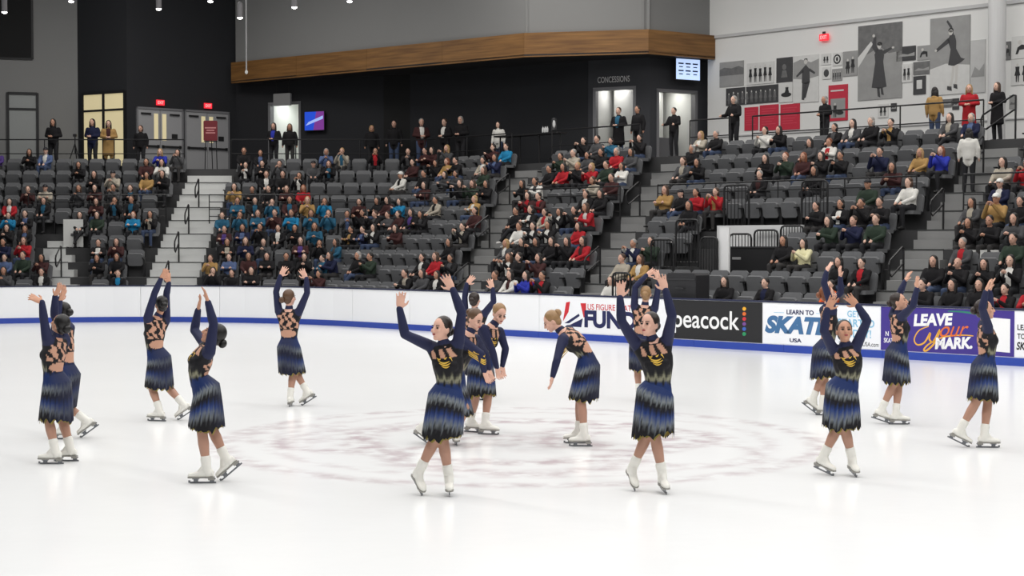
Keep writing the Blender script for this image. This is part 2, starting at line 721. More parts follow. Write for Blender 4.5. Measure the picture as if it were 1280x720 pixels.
def framed_window(name, label, base, d, x0, y0, x1, y1, cols, transom_y, glass, kind='structure', bottom=None):
    c, hx, hz, n = panel_on(base, d, x0, y0, x1, y1, 0.0, 0.04)
    if bottom is not None:
        top = c.z + hz
        hz = (top - bottom) / 2
        c.z = bottom + hz
    w = empty(name, c)
    tag(w, label, kind=kind)
    tz = wall_hit(base, d, (x0 + x1) / 2, transom_y).z - c.z
    m = MB()
    for s_ in (-1, 1):
        m.box(d * (s_ * hx), d, n, Z, 0.05, 0.05, hz)
        m.box(Z * (s_ * (hz - 0.03)), d, n, Z, hx, 0.05, 0.05)
    m.box(Z * tz, d, n, Z, hx, 0.045, 0.04)
    for k in range(1, cols):
        m.box(d * (-hx + 2 * hx * k / cols), d, n, Z, 0.05, 0.048, hz)
    m.build('window_frame', BLACK_METAL, w)
    for k in range(cols):
        for za, zb in ((-hz, tz), (tz, hz)):
            m = MB()
            cx = -hx + 2 * hx * (k + 0.5) / cols
            m.box(d * cx + Z * ((za + zb) / 2), d, n, Z, hx / cols - 0.05, 0.008, (zb - za) / 2 - 0.04)
            m.build('pane', glass, w)
    return w


GLASS_DIM = mat('glass_dim', srgb(150, 153, 152), 0.3)
GLASS_WARM = mat('glass_warm', srgb(190, 180, 150), 0.4, emit=srgb(224, 208, 160), estr=0.55)
framed_window('window_2', 'tall grey glazed window in the pale wall', base1, d1, 10, 116, 47, 216, 1, 136.5, GLASS_DIM, bottom=FLOOR_Z + 0.02)
framed_window('window_3', 'warm lit window with black mullions beside the black wall', base2, d2, 104.5, 115, 157, 216, 2, 138, GLASS_WARM, bottom=FLOOR_Z + 0.02)

# ------------------------------------------------------------------ double doors
DOOR_GREY = mat('door_grey', srgb(158, 158, 160), 0.5)
DOOR_FRAME = mat('door_frame', srgb(118, 118, 121), 0.5)


def double_door(name, label, x0, x1, y0):
    c, hx, hz, n = panel_on(base3, d3, x0, y0, x1, 215, 0.0, 0.06)
    top = c.z + hz
    c.z = FLOOR_Z
    H = top - FLOOR_Z
    w = empty(name, c)
    tag(w, label, kind='structure')
    m = MB()
    for s_ in (-1, 1):
        m.box(d3 * (s_ * (hx - 0.03)) + Z * (H / 2), d3, n, Z, 0.03, 0.05, H / 2)
    m.box(Z * (H - 0.04), d3, n, Z, hx, 0.05, 0.04)
    m.build('door_frame', DOOR_FRAME, w)
    for s_ in (-1, 1):
        lw = (hx - 0.07) / 2
        lc = d3 * (s_ * (lw + 0.008)) + Z * ((H - 0.09) / 2 + 0.005)
        m = MB()
        m.box(lc, d3, n, Z, lw, 0.022, (H - 0.09) / 2)
        leaf = m.build('door_leaf', DOOR_GREY, w)
        m = MB()
        m.box(d3 * (s_ * 0.17) + Z * 1.75 + n * 0.024, d3, n, Z, 0.085, 0.004, 0.50)
        m.build('vision_panel', GLASS_WARM, leaf)
        m = MB()
        m.box(lc + Z * (1.02 - lc.z) + n * 0.07, d3, n, Z, lw * 0.85, 0.02, 0.035)
        m.box(lc + Z * (1.02 - lc.z) + n * 0.05 + d3 * (lw * 0.8), d3, n, Z, 0.04, 0.04, 0.05)
        m.box(lc + Z * (1.02 - lc.z) + n * 0.05 - d3 * (lw * 0.8), d3, n, Z, 0.04, 0.04, 0.05)
        m.build('push_bar', BLACK_METAL, leaf)
        m = MB()
        m.box(lc + Z * (H - 0.24 - lc.z) + n * 0.05 + d3 * (s_ * lw * 0.3), d3, n, Z, 0.2, 0.03, 0.03)
        m.build('door_closer', BLACK_METAL, leaf)
        if s_ > 0:
            m = MB()
            m.box(lc + Z * (1.42 - lc.z) + n * 0.03 + d3 * 0.14, d3, n, Z, 0.12, 0.006, 0.09)
            m.build('door_plate', BLACK_METAL, leaf)
    return w


double_door('door_1', 'grey double door with lit slit windows beside the warm window', 170, 228.5, 135)
double_door('door_2', 'grey double door with red easel sign in front', 230, 286, 138.5)

# ------------------------------------------------------------------ concession block with the timber fascia
FA, FB, FC, FD = ip(290, 60.0), ip(655, 51.6), ip(810, 50.7), ip(893, 52.25)
FZ0, FZ1 = HC + 6.22, HC + 7.02


def wood_material():
    m = bpy.data.materials.new('timber')
    m.use_nodes = True
    nt = m.node_tree
    b = nt.nodes['Principled BSDF']
    tc = nt.nodes.new('ShaderNodeTexCoord')
    mp = nt.nodes.new('ShaderNodeMapping')
    mp.inputs['Scale'].default_value = (0.5, 0.5, 9.0)
    nt.links.new(tc.outputs['Object'], mp.inputs['Vector'])
    n = nt.nodes.new('ShaderNodeTexNoise')
    n.inputs['Scale'].default_value = 1.6
    n.inputs['Detail'].default_value = 5
    nt.links.new(mp.outputs['Vector'], n.inputs['Vector'])
    cr = nt.nodes.new('ShaderNodeValToRGB')
    cr.color_ramp.elements[0].position = 0.3
    cr.color_ramp.elements[0].color = (*srgb(104, 70, 34), 1)
    cr.color_ramp.elements[1].position = 0.75
    cr.color_ramp.elements[1].color = (*srgb(148, 106, 56), 1)
    nt.links.new(n.outputs['Fac'], cr.inputs['Fac'])
    nt.links.new(cr.outputs['Color'], b.inputs['Base Color'])
    b.inputs['Roughness'].default_value = 0.55
    return m


TIMBER = wood_material()
fascia = empty('trim_1', FB)
tag(fascia, 'long honey coloured timber fascia band over the concession wall', kind='structure')
SOFFIT = mat('soffit', srgb(40, 40, 42), 0.8)
for p, q in ((FA, FB), (FB, FC), (FC, FD)):
    d = (q - p)
    L = d.length
    d.normalize()
    n = Vector((-d.y, d.x, 0))
    nseg = max(1, int(round(L / 3.2)))
    for k in range(nseg):
        m = MB()
        cc = p + d * (L * (k + 0.5) / nseg) + n * 0.06 - FB + Z * ((FZ0 + FZ1) / 2)
        m.box(cc, d, n, Z, L / nseg / 2 - 0.004, 0.06, (FZ1 - FZ0) / 2)
        m.build('timber_board', TIMBER, fascia)
m = MB()
m.prism([(p - FB)[:2] for p in (FA, FB, FC, FD, FD + Vector((0.3, 3.0, 0)), FC + Vector((0, 3.5, 0)), FB + Vector((1.0, 3.6, 0)), FA + Vector((1.2, 2.0, 0)))], FZ0 + 0.04, FZ0 + 0.09)
m.build('soffit', SOFFIT, fascia)
# upper wall above the fascia
BULK = WALL_GREY
for k, (p, q, lab) in enumerate(((FA, FB, 'pale upper wall rising above the long timber band'), (FB, FC, 'pale upper wall above the middle of the timber band'),
                                 (FC, FD, 'pale upper wall above the short end of the timber band'))):
    d = (q - p).normalized()
    n = Vector((-d.y, d.x, 0))
    wall('wall_upper', p + n * 0.25, q + n * 0.25, FZ1 - 0.1, W_TOP, BULK, lab)

# dark ground-floor walls under the fascia
G1, G2, G3, G4, G5, G6, G7 = A4, ip(480, 57.6), ip(513, 57.2), ip(735, 52.95), ip(812, 52.0), ip(884, 53.2), ip(884, 53.2)


def span(p, q, xs, ytop):
    d = (q - p).normalized()
    return (along(p, d, xs[0]), along(p, d, xs[1]), FLOOR_Z, wall_hit(p, d, (xs[0] + xs[1]) / 2, ytop).z)


op1 = span(G1, G2, (337, 375), 129)
_, g1, gd1, gn1 = wall('wall_concourse', G1, G2, FLOOR_Z, FZ0 + 0.1, WALL_BLACK, 'dark concourse wall with a bright doorway and a screen', [op1])
_, g2, gd2, gn2 = wall('wall_recess', G2, G3, FLOOR_Z, FZ0 + 0.1, BLACKHOLE, 'black recess in the dark concourse wall')
_, g3, gd3, gn3 = wall('wall_back', G3, G4, FLOOR_Z, FZ0 + 0.1, WALL_BLACK, 'long dark wall behind the top rows of seats')
op2 = span(G4, G5, (743, 793), 110.5)
_, g4, gd4, gn4 = wall('wall_concessions', G4, G5, FLOOR_Z, FZ0 + 0.1, WALL_DARK, 'charcoal wall with the concessions doorway', [op2])
op3 = span(G5, G6, (822, 870), 114)
_, g5, gd5, gn5 = wall('wall_counter', G5, G6, FLOOR_Z, FZ0 + 0.1, WALL_DARK, 'charcoal wall with the serving doorway under the menu screen', [op3])


def side_room(name, label, base, d, n, op, depth, power, color, wallcol):
    """lit space behind an opening"""
    s0, s1, zb, zt = op
    r = empty(name, base + d * ((s0 + s1) / 2) + Z * FLOOR_Z)
    tag(r, label, kind='structure')
    w = (s1 - s0) / 2 + 0.12
    h = zt - FLOOR_Z + 0.3
    m = MB()
    m.box(n * depth + Z * (h / 2), d, n, Z, w, 0.05, h / 2)
    m.box(n * (depth / 2 + 0.2) + d * w + Z * (h / 2), n, d, Z, depth / 2 - 0.2, 0.05, h / 2)
    m.box(n * (depth / 2 + 0.2) - d * w + Z * (h / 2), n, d, Z, depth / 2 - 0.2, 0.05, h / 2)
    m.box(n * (depth / 2 + 0.1) + Z * h, d, n, Z, w, depth / 2, 0.05)
    m.build('room_shell', wallcol, r)
    m = MB()
    for sx in (s0, s1):
        m.box(d * (sx - (s0 + s1) / 2) + n * 0.1 + Z * ((zt - FLOOR_Z) / 2), d, n, Z, 0.05, 0.12, (zt - FLOOR_Z) / 2)
    m.box(n * 0.1 + Z * (zt - FLOOR_Z), d, n, Z, (s1 - s0) / 2 + 0.05, 0.12, 0.05)
    m.build('opening_frame', DOOR_FRAME, r)
    c = base + d * ((s0 + s1) / 2) + n * (depth * 0.5)
    area_light('room_lamp', (c.x, c.y, FLOOR_Z + h - 0.12), 1.2, 0.6, power, 0.0, color)
    return r


ROOM_WHITE = mat('room_white', srgb(225, 226, 222), 0.8)
side_room('door_3', 'bright white doorway in the dark concourse wall', g1, gd1, gn1, op1, 2.2, 24, (0.96, 1.0, 0.97), ROOM_WHITE)
side_room('door_4', 'bright concessions doorway in the charcoal wall', g4, gd4, gn4, op2, 2.4, 22, (1.0, 0.97, 0.97), ROOM_WHITE)
r5 = side_room('door_5', 'bright serving doorway under the menu screen', g5, gd5, gn5, op3, 2.4, 22, (1.0, 0.98, 0.95), ROOM_WHITE)

# ------------------------------------------------------------------ white picture wall on the long side
CW = CB + 14.6
pr = on_line(884, CW)
PW0 = Vector((pr.x, pr.y, 0))
PW1 = PW0 + E * 26.0
MOULD_Z = on_line(1060, CW, 27).z
_, pwb, pwd, pwn = wall('wall_right', PW0, PW1, FLOOR_Z, W_TOP, WALL_WHITE, 'long white concourse wall hung with old photographs')
m = MB()
m.box(E * 13.0 - M * 0.03 + Z * MOULD_Z, E, M, Z, 13.0, 0.035, 0.05)
o = m.build('trim_2', mat('trim_pale', srgb(190, 190, 190), 0.7))
o.location = PW0
tag(o, 'thin pale ledge running above the pictures on the white wall', kind='structure')
m = MB()
m.box(E * 13.0 - M * 0.02 + Z * (FLOOR_Z + 0.95), E, M, Z, 13.0, 0.022, 0.02)
o = m.build('trim_3', MATS['trim_pale'])
o.location = PW0
tag(o, 'pale chair rail low on the white picture wall', kind='structure')
cpos = on_line(1244, CB + 13.6)
m = MB()
m.loft([((0, 0, z_), (1, 0, 0), (0, 1, 0), r_, r_) for z_, r_ in ((FLOOR_Z, 0.28), (FLOOR_Z + 0.12, 0.28), (FLOOR_Z + 0.13, 0.245), (13.4, 0.245), (13.41, 0.3), (14, 0.3))], 20)
o = m.build('pillar', mat('pillar_pale', srgb(200, 200, 200), 0.7), smooth=False)
o.location = (cpos.x, cpos.y, 0)
tag(o, 'tall pale round pillar in front of the white picture wall', 'pillar', kind='structure')


# ================================================================== the skaters
def remesh(mbuild, voxel, smooth_it=2):
    """one continuous skin over all shapes in an MB"""
    me = bpy.data.meshes.new('raw')
    me.from_pydata(mbuild.v, [], mbuild.f)
    ob = bpy.data.objects.new('raw', me)
    COL.objects.link(ob)
    md = ob.modifiers.new('skin', 'REMESH')
    md.mode = 'VOXEL'
    md.voxel_size = voxel
    if smooth_it:
        sm = ob.modifiers.new('smooth', 'SMOOTH')
        sm.factor = 0.5
        sm.iterations = smooth_it
    dg = bpy.context.evaluated_depsgraph_get()
    out = bpy.data.meshes.new_from_object(ob.evaluated_get(dg))
    bpy.data.objects.remove(ob)
    bpy.data.meshes.remove(me)
    return out


def verts_np(me):
    a = np.empty(len(me.vertices) * 3)
    me.vertices.foreach_get('co', a)
    return a.reshape(-1, 3)


def set_colors(me, cols):
    at = me.color_attributes.new('col', 'FLOAT_COLOR', 'POINT')
    a = np.ones((len(me.vertices), 4), dtype=np.float32)
    a[:, :3] = cols
    at.data.foreach_set('color', a.ravel())


def seg_dist(P, a, b):
    a, b = np.array(a), np.array(b)
    d = b - a
    t = np.clip(((P - a) @ d) / max(d @ d, 1e-9), 0, 1)
    return np.linalg.norm(P - (a + t[:, None] * d), axis=1), t


SKIN = {k: mat('skin_' + k, c, 0.5, spec=0.3, noise=0.04, nscale=12) for k, c in
        (('fair', srgb(222, 176, 156)), ('tan', srgb(196, 146, 120)), ('warm', srgb(208, 160, 136)))}
TIGHTS = mat('tights', srgb(178, 136, 116), 0.45, spec=0.35)
BOOT_WHITE = mat('boot_leather', srgb(232, 230, 222), 0.45, noise=0.03, nscale=20)
BOOT_SOLE = mat('boot_sole', srgb(150, 148, 142), 0.5)
STEEL = mat('blade_steel', srgb(120, 122, 126), 0.25, 0.9)
DRESS = attr_mat('dress_cloth', 'col', 0.62, 0.25, 0.3)
LINING = mat('skirt_lining', srgb(150, 136, 62), 0.6, noise=0.25, nscale=25)
HAIR = {k: mat('hair_' + k, c, 0.42, spec=0.4, noise=0.25, nscale=30, bump=0.3) for k, c in
        (('black', srgb(26, 24, 24)), ('dark', srgb(46, 36, 32)), ('brown', srgb(92, 68, 50)), ('light', srgb(150, 118, 82)),
         ('auburn', srgb(128, 76, 48)))}
GOLD_MAT = mat('gold_applique', srgb(226, 186, 78), 0.45, 0.2)
EYE_DARK = mat('eye_dark', srgb(24, 18, 16), 0.25)
LIP = mat('lips_red', srgb(150, 52, 56), 0.4)
BROW = mat('brow', srgb(50, 36, 30), 0.7)

NAVY = np.array(srgb(36, 40, 70))
BLACKC = np.array(srgb(22, 21, 25))
GOLD = np.array(srgb(222, 180, 70))
CREAM = np.array(srgb(170, 168, 140))
BLUE = np.array(srgb(33, 58, 118))
NUDE = np.array(srgb(196, 150, 126))
PALEB = np.array(srgb(126, 132, 134))


def lift(a, px, py, length, sign):
    """3D end of a bone of known length that starts at a and ends at an image position"""
    Y = a.y
    for _ in range(4):
        q = at_depth(px, py, Y)
        d2 = (q.x - a.x) ** 2 + (q.z - a.z) ** 2
        dy = math.sqrt(max(0.0, length * length - d2))
        dy = min(dy, 0.8 * length)
        Y = a.y + sign * dy
    return at_depth(px, py, Y)


def make_skater(label, P):
    """P: pose read from the photograph; see the list below"""
    sc = P.get('size', 1.0)
    # ---------------- feet on the ice
    feet = {}
    for sd in 'LR':
        ax, cy, yaw, pitch = P['foot' + sd]
        yw, pt = math.radians(yaw), math.radians(pitch)
        ffh = Vector((math.sin(yw), -math.cos(yw), 0))          # yaw 0 = towards camera
        ff = ffh * math.cos(pt) - Z * math.sin(pt)
        fu = ffh * math.sin(pt) + Z * math.cos(pt)
        drop = 0.14 * math.cos(pt) + (0.165 * math.sin(pt) if pitch > 4 else 0)
        g = on_ground(ax, cy)
        Yc = g.y
        fwd = (0.165 * math.cos(pt) - 0.14 * math.sin(pt)) if pitch > 4 else 0.0
        Ya = Yc - ffh.y * fwd
        feet[sd] = (Vector(((ax - 640) / FPX * Ya, Ya, drop)), ff, fu, ffh)
    base = (feet['L'][0] + feet['R'][0]) / 2
    base.z = 0
    Yp = base.y + P.get('dy_pelvis', 0.0)
    pel = at_depth(*P['pelvis'], Yp)
    neck = at_depth(*P['neck'], Yp + P.get('dy_neck', 0.0))
    ph = math.radians(P['yaw'])
    fv = Vector((math.sin(ph), -math.cos(ph), 0))
    lv = Vector((math.cos(ph), math.sin(ph), 0))
    # ---------------- spine
    up = (neck - pel)
    Ls = up.length
    upn = up / Ls
    if 'waist' in P:
        wst = at_depth(*P['waist'], Yp + 0.4 * P.get('dy_neck', 0.0))
    else:
        wst = pel + up * 0.40 + fv * 0.02

    def spine(t):
        a = pel * (1 - t) ** 2 + neck * t * t + (wst * 2 - (pel + neck) * 0.5) * (2 * t * (1 - t))
        return a

    def sframe(t):
        d = (spine(min(1, t + .05)) - spine(max(0, t - .05))).normalized()
        f_ = (fv - d * fv.dot(d)).normalized()
        l_ = d.cross(f_)
        if l_.dot(lv) < 0:
            l_ = -l_
        return d, f_, l_

    d1_, f1_, l1_ = sframe(0.9)
    sh = {}
    for sd, sg in (('L', 1), ('R', -1)):
        raise_ = 0.035 if P.get('armsup', True) else -0.005
        p = spine(0.90) + l1_ * (0.148 * sc * sg) + d1_ * (raise_ * sc)
        if 'sh' + sd in P:
            p = at_depth(*P['sh' + sd], p.y)
        sh[sd] = p
    arms = {}
    for sd in 'LR':
        (ex, ey, es), (wx, wy, ws), (hx, hy, hs) = P['arm' + sd]
        el = lift(sh[sd], ex, ey, 0.275 * sc, es)
        wr = lift(el, wx, wy, 0.235 * sc, ws)
        hd = lift(wr, hx, hy, 0.17 * sc, hs)
        hd = wr + (hd - wr).normalized() * (0.165 * sc)
        arms[sd] = (el, wr, hd)
    hips = {sd: pel + lv * (0.078 * sg) - Z * 0.02 for sd, sg in (('L', 1), ('R', -1))}
    legs = {}
    for sd in 'LR':
        ank, ff, fu, ffh = feet[sd]
        h = hips[sd]
        D = (ank - h).length
        l1, l2 = 0.415 * sc, 0.385 * sc
        k = max(0.84, min(1.25, D * (1.0 + P.get('bend', 0.008)) / (l1 + l2)))     # nearly straight legs
        k = max(k, D / (l1 + l2) / 0.995)
        l1 *= k
        l2 *= k
        x = (D * D + l1 * l1 - l2 * l2) / (2 * D)
        y = math.sqrt(max(0, l1 * l1 - x * x))
        dn = (ank - h) / D
        pole = (fv * 0.6 + ffh * 0.4)
        pole = (pole - dn * pole.dot(dn)).normalized()
        legs[sd] = (h, h + dn * x + pole * y, ank)
    hy_, hp_ = math.radians(P.get('hyaw', P['yaw'])), math.radians(P.get('hpitch', 0))
    hfh = Vector((math.sin(hy_), -math.cos(hy_), 0))
    hl = Vector((math.cos(hy_), math.sin(hy_), 0))
    hf = hfh * math.cos(hp_) + Z * math.sin(hp_)              # + = looking up
    hu = -hfh * math.sin(hp_) + Z * math.cos(hp_)
    hroll = math.radians(P.get('hroll', 0))
    if hroll:
        hu, hl = hu * math.cos(hroll) + hl * math.sin(hroll), hl * math.cos(hroll) - hu * math.sin(hroll)
    head = at_depth(*P['head'], neck.y + P.get('dy_head', hfh.y * 0.03))

    root = empty('person', base)
    tag(root, label, 'person', 'skaters of the ice formation')
    O = -base

    # ---------------- body: one skin
    b = MB()

    def T(p):
        return p + O

    def torso(mbx, grow, t0=-0.10, t1=1.0):
        secs = [(-0.14, .138, .100), (-0.02, .152, .112), (.10, .146, .106), (.24, .122, .09), (.36, .108, .082), (.50, .118, .09),
                (.64, .135, .103), (.76, .142, .102), (.86, .132, .085), (.94, .085, .065), (1.0, .056, .054)]
        rings = []
        for t, a_, b2 in secs:
            if t < t0 or t > t1:
                continue
            d, f_, l_ = sframe(max(0, min(1, t)))
            c = spine(t) if t >= 0 else pel + (spine(0.02) - spine(0.0)).normalized() * (t * Ls)
            rings.append((T(c), l_, f_, a_ * sc + grow, b2 * sc + grow))
        mbx.loft(rings, 20)
        # bust
        d, f_, l_ = sframe(0.68)
        for sg in (1, -1):
            mbx.ellipsoid(T(spine(0.68) + f_ * (0.058 * sc) + l_ * (0.058 * sc * sg)), l_, f_, d, .056 + grow, .052 + grow, .058 + grow)
        # shoulder girdle and arms
        for sd in 'LR':
            el, wr, hd = arms[sd]
            mbx.limb(T(spine(0.84)), T(sh[sd]), [(0, .075 * sc + grow), (0.55, .062 * sc + grow), (1, .050 * sc + grow)])
            mbx.limb(T(spine(0.72) + (sh[sd] - spine(0.9)) * 0.55), T(sh[sd]), [(0, .06 * sc + grow), (1, .048 * sc + grow)])
            mbx.limb(T(sh[sd]), T(el), [(0, .050 * sc + grow), (0.35, .046 * sc + grow), (0.8, .038 * sc + grow), (1, .036 * sc + grow)])
            mbx.limb(T(el), T(wr), [(0, .036 * sc + grow), (0.25, .038 * sc + grow), (0.7, .030 * sc + grow), (1, .024 * sc + grow)])

    torso(b, 0.0)
    # legs
    for sd in 'LR':
        h, k, a_ = legs[sd]
        b.limb(T(h), T(k), [(0, .076), (0.2, .080), (0.55, .068), (0.85, .055), (1, .052)], 16)
        b.limb(T(k), T(a_), [(0, .052), (0.12, .052), (0.32, .054), (0.6, .044), (0.85, .034), (1, .034)], 16)
        b.ellipsoid(T(h - fv * 0.022 + Z * 0.01), lv, fv, Z, .076, .066, .082)
    # neck and head
    b.limb(T(spine(0.93)), T(head - hu * 0.045 - hf * 0.012), [(0, .052), (0.5, .046), (1, .048)])
    b.ellipsoid(T(head + hu * 0.018 - hf * 0.012), hl, hf, hu, .074, .093, .094, 20, 14)
    b.ellipsoid(T(head - hu * 0.035 + hf * 0.022), hl, hf, hu, .058, .066, .072, 18, 12)
    b.ellipsoid(T(head - hu * 0.088 + hf * 0.062), hl, hf, hu, .026, .024, .022)          # chin
    b.limb(T(head + hu * 0.012 + hf * 0.083), T(head - hu * 0.026 + hf * 0.102), [(0, .010), (1, .014)])  # nose
    b.ellipsoid(T(head - hu * 0.056 + hf * 0.080), hl, hf, hu, .025, .014, .013)           # mouth mound
    for sg in (1, -1):
        b.ellipsoid(T(head + hl * (0.074 * sg) - hf * 0.015 - hu * 0.012), hf, hl, hu, .017, .010, .030)   # ears
        b.ellipsoid(T(head + hl * (0.036 * sg) + hf * 0.066 - hu * 0.022), hl, hf, hu, .024, .022, .022)   # cheeks
    # hands
    for sd in 'LR':
        el, wr, hd = arms[sd]
        dv = (hd - wr).normalized()
        side = P.get('palm' + sd)
        ref = Vector(side) if side else fv
        nrm = (ref - dv * ref.dot(dv))
        nrm = nrm.normalized() if nrm.length > 0.2 else (Vector((0, -1, 0)) - dv * (-dv.y)).normalized()
        lat = dv.cross(nrm).normalized()
        # thumb towards the head side
        if lat.dot((head - wr)) < 0:
            lat = -lat
        pc = wr + dv * 0.042
        b.loft([(T(wr - dv * 0.01), lat, nrm, .023, .020), (T(wr + dv * 0.012), lat, nrm, .028, .019), (T(wr + dv * 0.045), lat, nrm, .039, .017),
                (T(wr + dv * 0.085), lat, nrm, .041, .014), (T(wr + dv * 0.095), lat, nrm, .034, .011)], 14)
        for q, (lo, ang, ln) in enumerate(((0.031, 9, .070), (0.011, 2, .078), (-0.010, -5, .073), (-0.030, -13, .058))):
            a0 = wr + dv * 0.084 + lat * lo
            dr = (dv * math.cos(math.radians(ang)) + lat * math.sin(math.radians(ang)))
            mid = a0 + dr * (ln * 0.5)
            tip = mid + (dr + nrm * (0.28 + 0.1 * q)).normalized() * (ln * 0.5)
            b.limb(T(a0), T(mid), [(0, .0095), (1, .0088)], 8)
            b.limb(T(mid), T(tip), [(0, .0088), (1, .0075)], 8)
        t0 = wr + dv * 0.022 + lat * 0.026
        t1 = t0 + (dv * 0.62 + lat * 0.78).normalized() * 0.045
        t2 = t1 + (dv * 0.85 + lat * 0.35 + nrm * 0.3).normalized() * 0.033
        b.limb(T(t0), T(t1), [(0, .0125), (1, .0105)], 8)
        b.limb(T(t1), T(t2), [(0, .0105), (1, .0085)], 8)
    me = remesh(b, 0.0075, 1)
    V = verts_np(me)
    # stockinged legs below the hips
    nl = len(me.polygons)
    ctr = np.empty(nl * 3)
    me.polygons.foreach_get('center', ctr)
    ctr = ctr.reshape(-1, 3)
    dl = np.full(nl, 9.0)
    for sd in 'LR':
        h, k, a_ = legs[sd]
        for p, q in ((h, k), (k, a_)):
            dl = np.minimum(dl, seg_dist(ctr, T(p), T(q))[0])
    da = np.full(nl, 9.0)
    for sd in 'LR':
        el, wr, hd = arms[sd]
        for p, q in ((sh[sd], el), (el, wr), (wr, hd)):
            da = np.minimum(da, seg_dist(ctr, T(p), T(q))[0])
    hd_ = np.linalg.norm(ctr - np.array(T(head)), axis=1)
    idx = ((dl < 0.12) & (dl < da) & (hd_ > 0.25)).astype(np.int32)
    data_obj('body', me, None, root, True, [SKIN[P.get('skin', 'warm')], TIGHTS], idx)

    # ---------------- dress bodice with sleeves
    b = MB()
    torso(b, 0.008, -0.2, 0.97)
    b.limb(T(spine(0.95)), T(spine(0.95) + (head - hu * 0.05 - spine(0.95)) * 0.42), [(0, .062), (1, .054)])     # collar
    me = remesh(b, 0.009, 1)
    V = verts_np(me)
    N_ = len(V)
    # coordinates on the torso
    ts = np.linspace(0, 1, 41)
    SP = np.array([T(spine(t)) for t in ts])
    dist = np.linalg.norm(V[:, None, :] - SP[None, :, :], axis=2)
    ti = dist.argmin(1)
    tt = ts[ti]
    dsp = dist.min(1)
    fr = [sframe(t) for t in ts]
    FX = np.array([x[1] for x in fr])[ti]
    LX = np.array([x[2] for x in fr])[ti]
    rel = V - SP[ti]
    cf, cl = (rel * FX).sum(1), (rel * LX).sum(1)
    ang = np.arctan2(cl, cf)                # 0 front, +-pi back
    darm = np.full(N_, 9.0)
    for sd in 'LR':
        el, wr, hd = arms[sd]
        for p, q in ((sh[sd], el), (el, wr)):
            darm = np.minimum(darm, seg_dist(V, T(p), T(q))[0])
    cols = np.tile(BLACKC, (N_, 1))
    aa = np.abs(ang)
    wob = 0.04 * np.sin(ang * 9) + 0.025 * np.sin(ang * 17 + 1)
    # waist: cream veil shading into blue
    def blend(c, w):
        w = np.clip(w, 0, 1)[:, None]
        return cols * (1 - w) + c * w
    cols = blend(CREAM * 0.75, np.exp(-((tt - 0.43 + wob) / 0.06) ** 2) * (aa < 1.7) * 0.8)
    cols = blend(BLUE * 0.68, np.clip((0.38 - tt + wob) / 0.08, 0, 1) * np.where(aa < 1.9, 0.95, 0.5))
    # gold flames on the chest
    fl = np.sin(cl * 70 + (tt - 0.7) * 60 + np.sin(tt * 40) * 0.8)
    gold = (tt > 0.64) & (tt < 0.80) & (aa < 1.0) & (np.abs(cl) < 0.075) & (fl > 0.0)
    # nude net at the neckline with dark tendrils
    tn = np.sin(ang * 7 + tt * 18)
    nude_f = (tt > 0.80) & (tt < 0.95) & (aa < 1.5) & (np.abs(cl) < 0.125) & (tn > -0.15)
    cols[nude_f] = NUDE
    # open back: net over the shoulder blades, bare gap above the waist
    tb = np.sin(ang * 7 + tt * 22 + 1.3 * np.sin(tt * 31 + ang * 2)) + 0.8 * np.sin(tt * 37 - ang * 5 + P['seed'])
    nb = (aa > 1.7) & (tt > 0.60) & (tt < 0.94) & (tb > 0.05)
    cols[nb] = NUDE
    low = aa > math.pi - 1.25 * np.sqrt(np.clip(1 - ((tt - 0.45) / 0.115) ** 2, 0.0, 1.0)) - 0.0
    low &= np.abs(tt - 0.45) < 0.115
    cols[low] = NUDE
    # navy sleeves
    slv = (darm < dsp * 0.75) & (darm < 0.075)
    cols[slv] = NAVY
    cols[(tt > 0.985)] = NAVY
    set_colors(me, cols)
    bod = data_obj('dress_bodice', me, DRESS, root, True)
    # gold flames sewn on the chest
    bmx = bmesh.new()
    bmx.from_mesh(me)
    bvh = BVHTree.FromBMesh(bmx)
    bmx.free()
    dq, fq, lq = sframe(0.74)
    cq = T(spine(0.74))
    for (x0, z0, x1, z1, bow, wd) in ((-.062, .030, .050, .012, -.022, .008), (-.050, .004, .062, -.004, -.022, .008), (-.030, -.024, .050, -.030, -.016, .006),
                                      (.048, .046, .075, .010, .012, .009), (-.072, .052, -.030, .040, -.010, .008), (.0, .040, .03, .052, -.008, .007)):
        vs, fs = [], []
        NS = 12
        for i_ in range(NS + 1):
            t = i_ / NS
            x = x0 + (x1 - x0) * t
            z_ = z0 + (z1 - z0) * t + bow * math.sin(math.pi * t)
            w_ = wd * math.sin(math.pi * min(1.0, t * 0.92 + 0.04)) ** 0.7
            for e_ in (-1, 1):
                src = cq + lq * x + dq * (z_ + e_ * w_) + fq * 0.35
                hit = bvh.ray_cast(src, -fq)
                pt_ = hit[0] if hit[0] is not None else src - fq * 0.24
                vs.append(pt_ + fq * 0.006)
        for i_ in range(NS):
            fs.append((i_ * 2, i_ * 2 + 2, i_ * 2 + 3, i_ * 2 + 1))
        mesh_obj('gold_applique', vs, fs, GOLD_MAT, bod, True)

    # ---------------- skirt
    nA, nV = 84, 16
    rnd = random.Random(P['seed'])
    hemL = [0.0] * nA
    ph1, ph2 = rnd.random() * 6, rnd.random() * 6
    pan_ = [rnd.random() for _ in range(nA // 6)]
    for k in range(nA):
        th = 2 * math.pi * k / nA
        zig = abs(((k * 1.0 / 6.0 + ph1) % 1.0) - 0.5) * 2          # fourteen points
        hemL[k] = (0.018 + 0.05 * pan_[k // 6]) * zig + 0.026 * rnd.random() + 0.018 * math.sin(th * 2 + ph2)
    knee_mid = (legs['L'][1] + legs['R'][1]) / 2
    d0, f0, l0 = sframe(0.12)
    topc = spine(0.27)
    hipc = pel
    hem_len = P.get('hem', 0.335) * sc
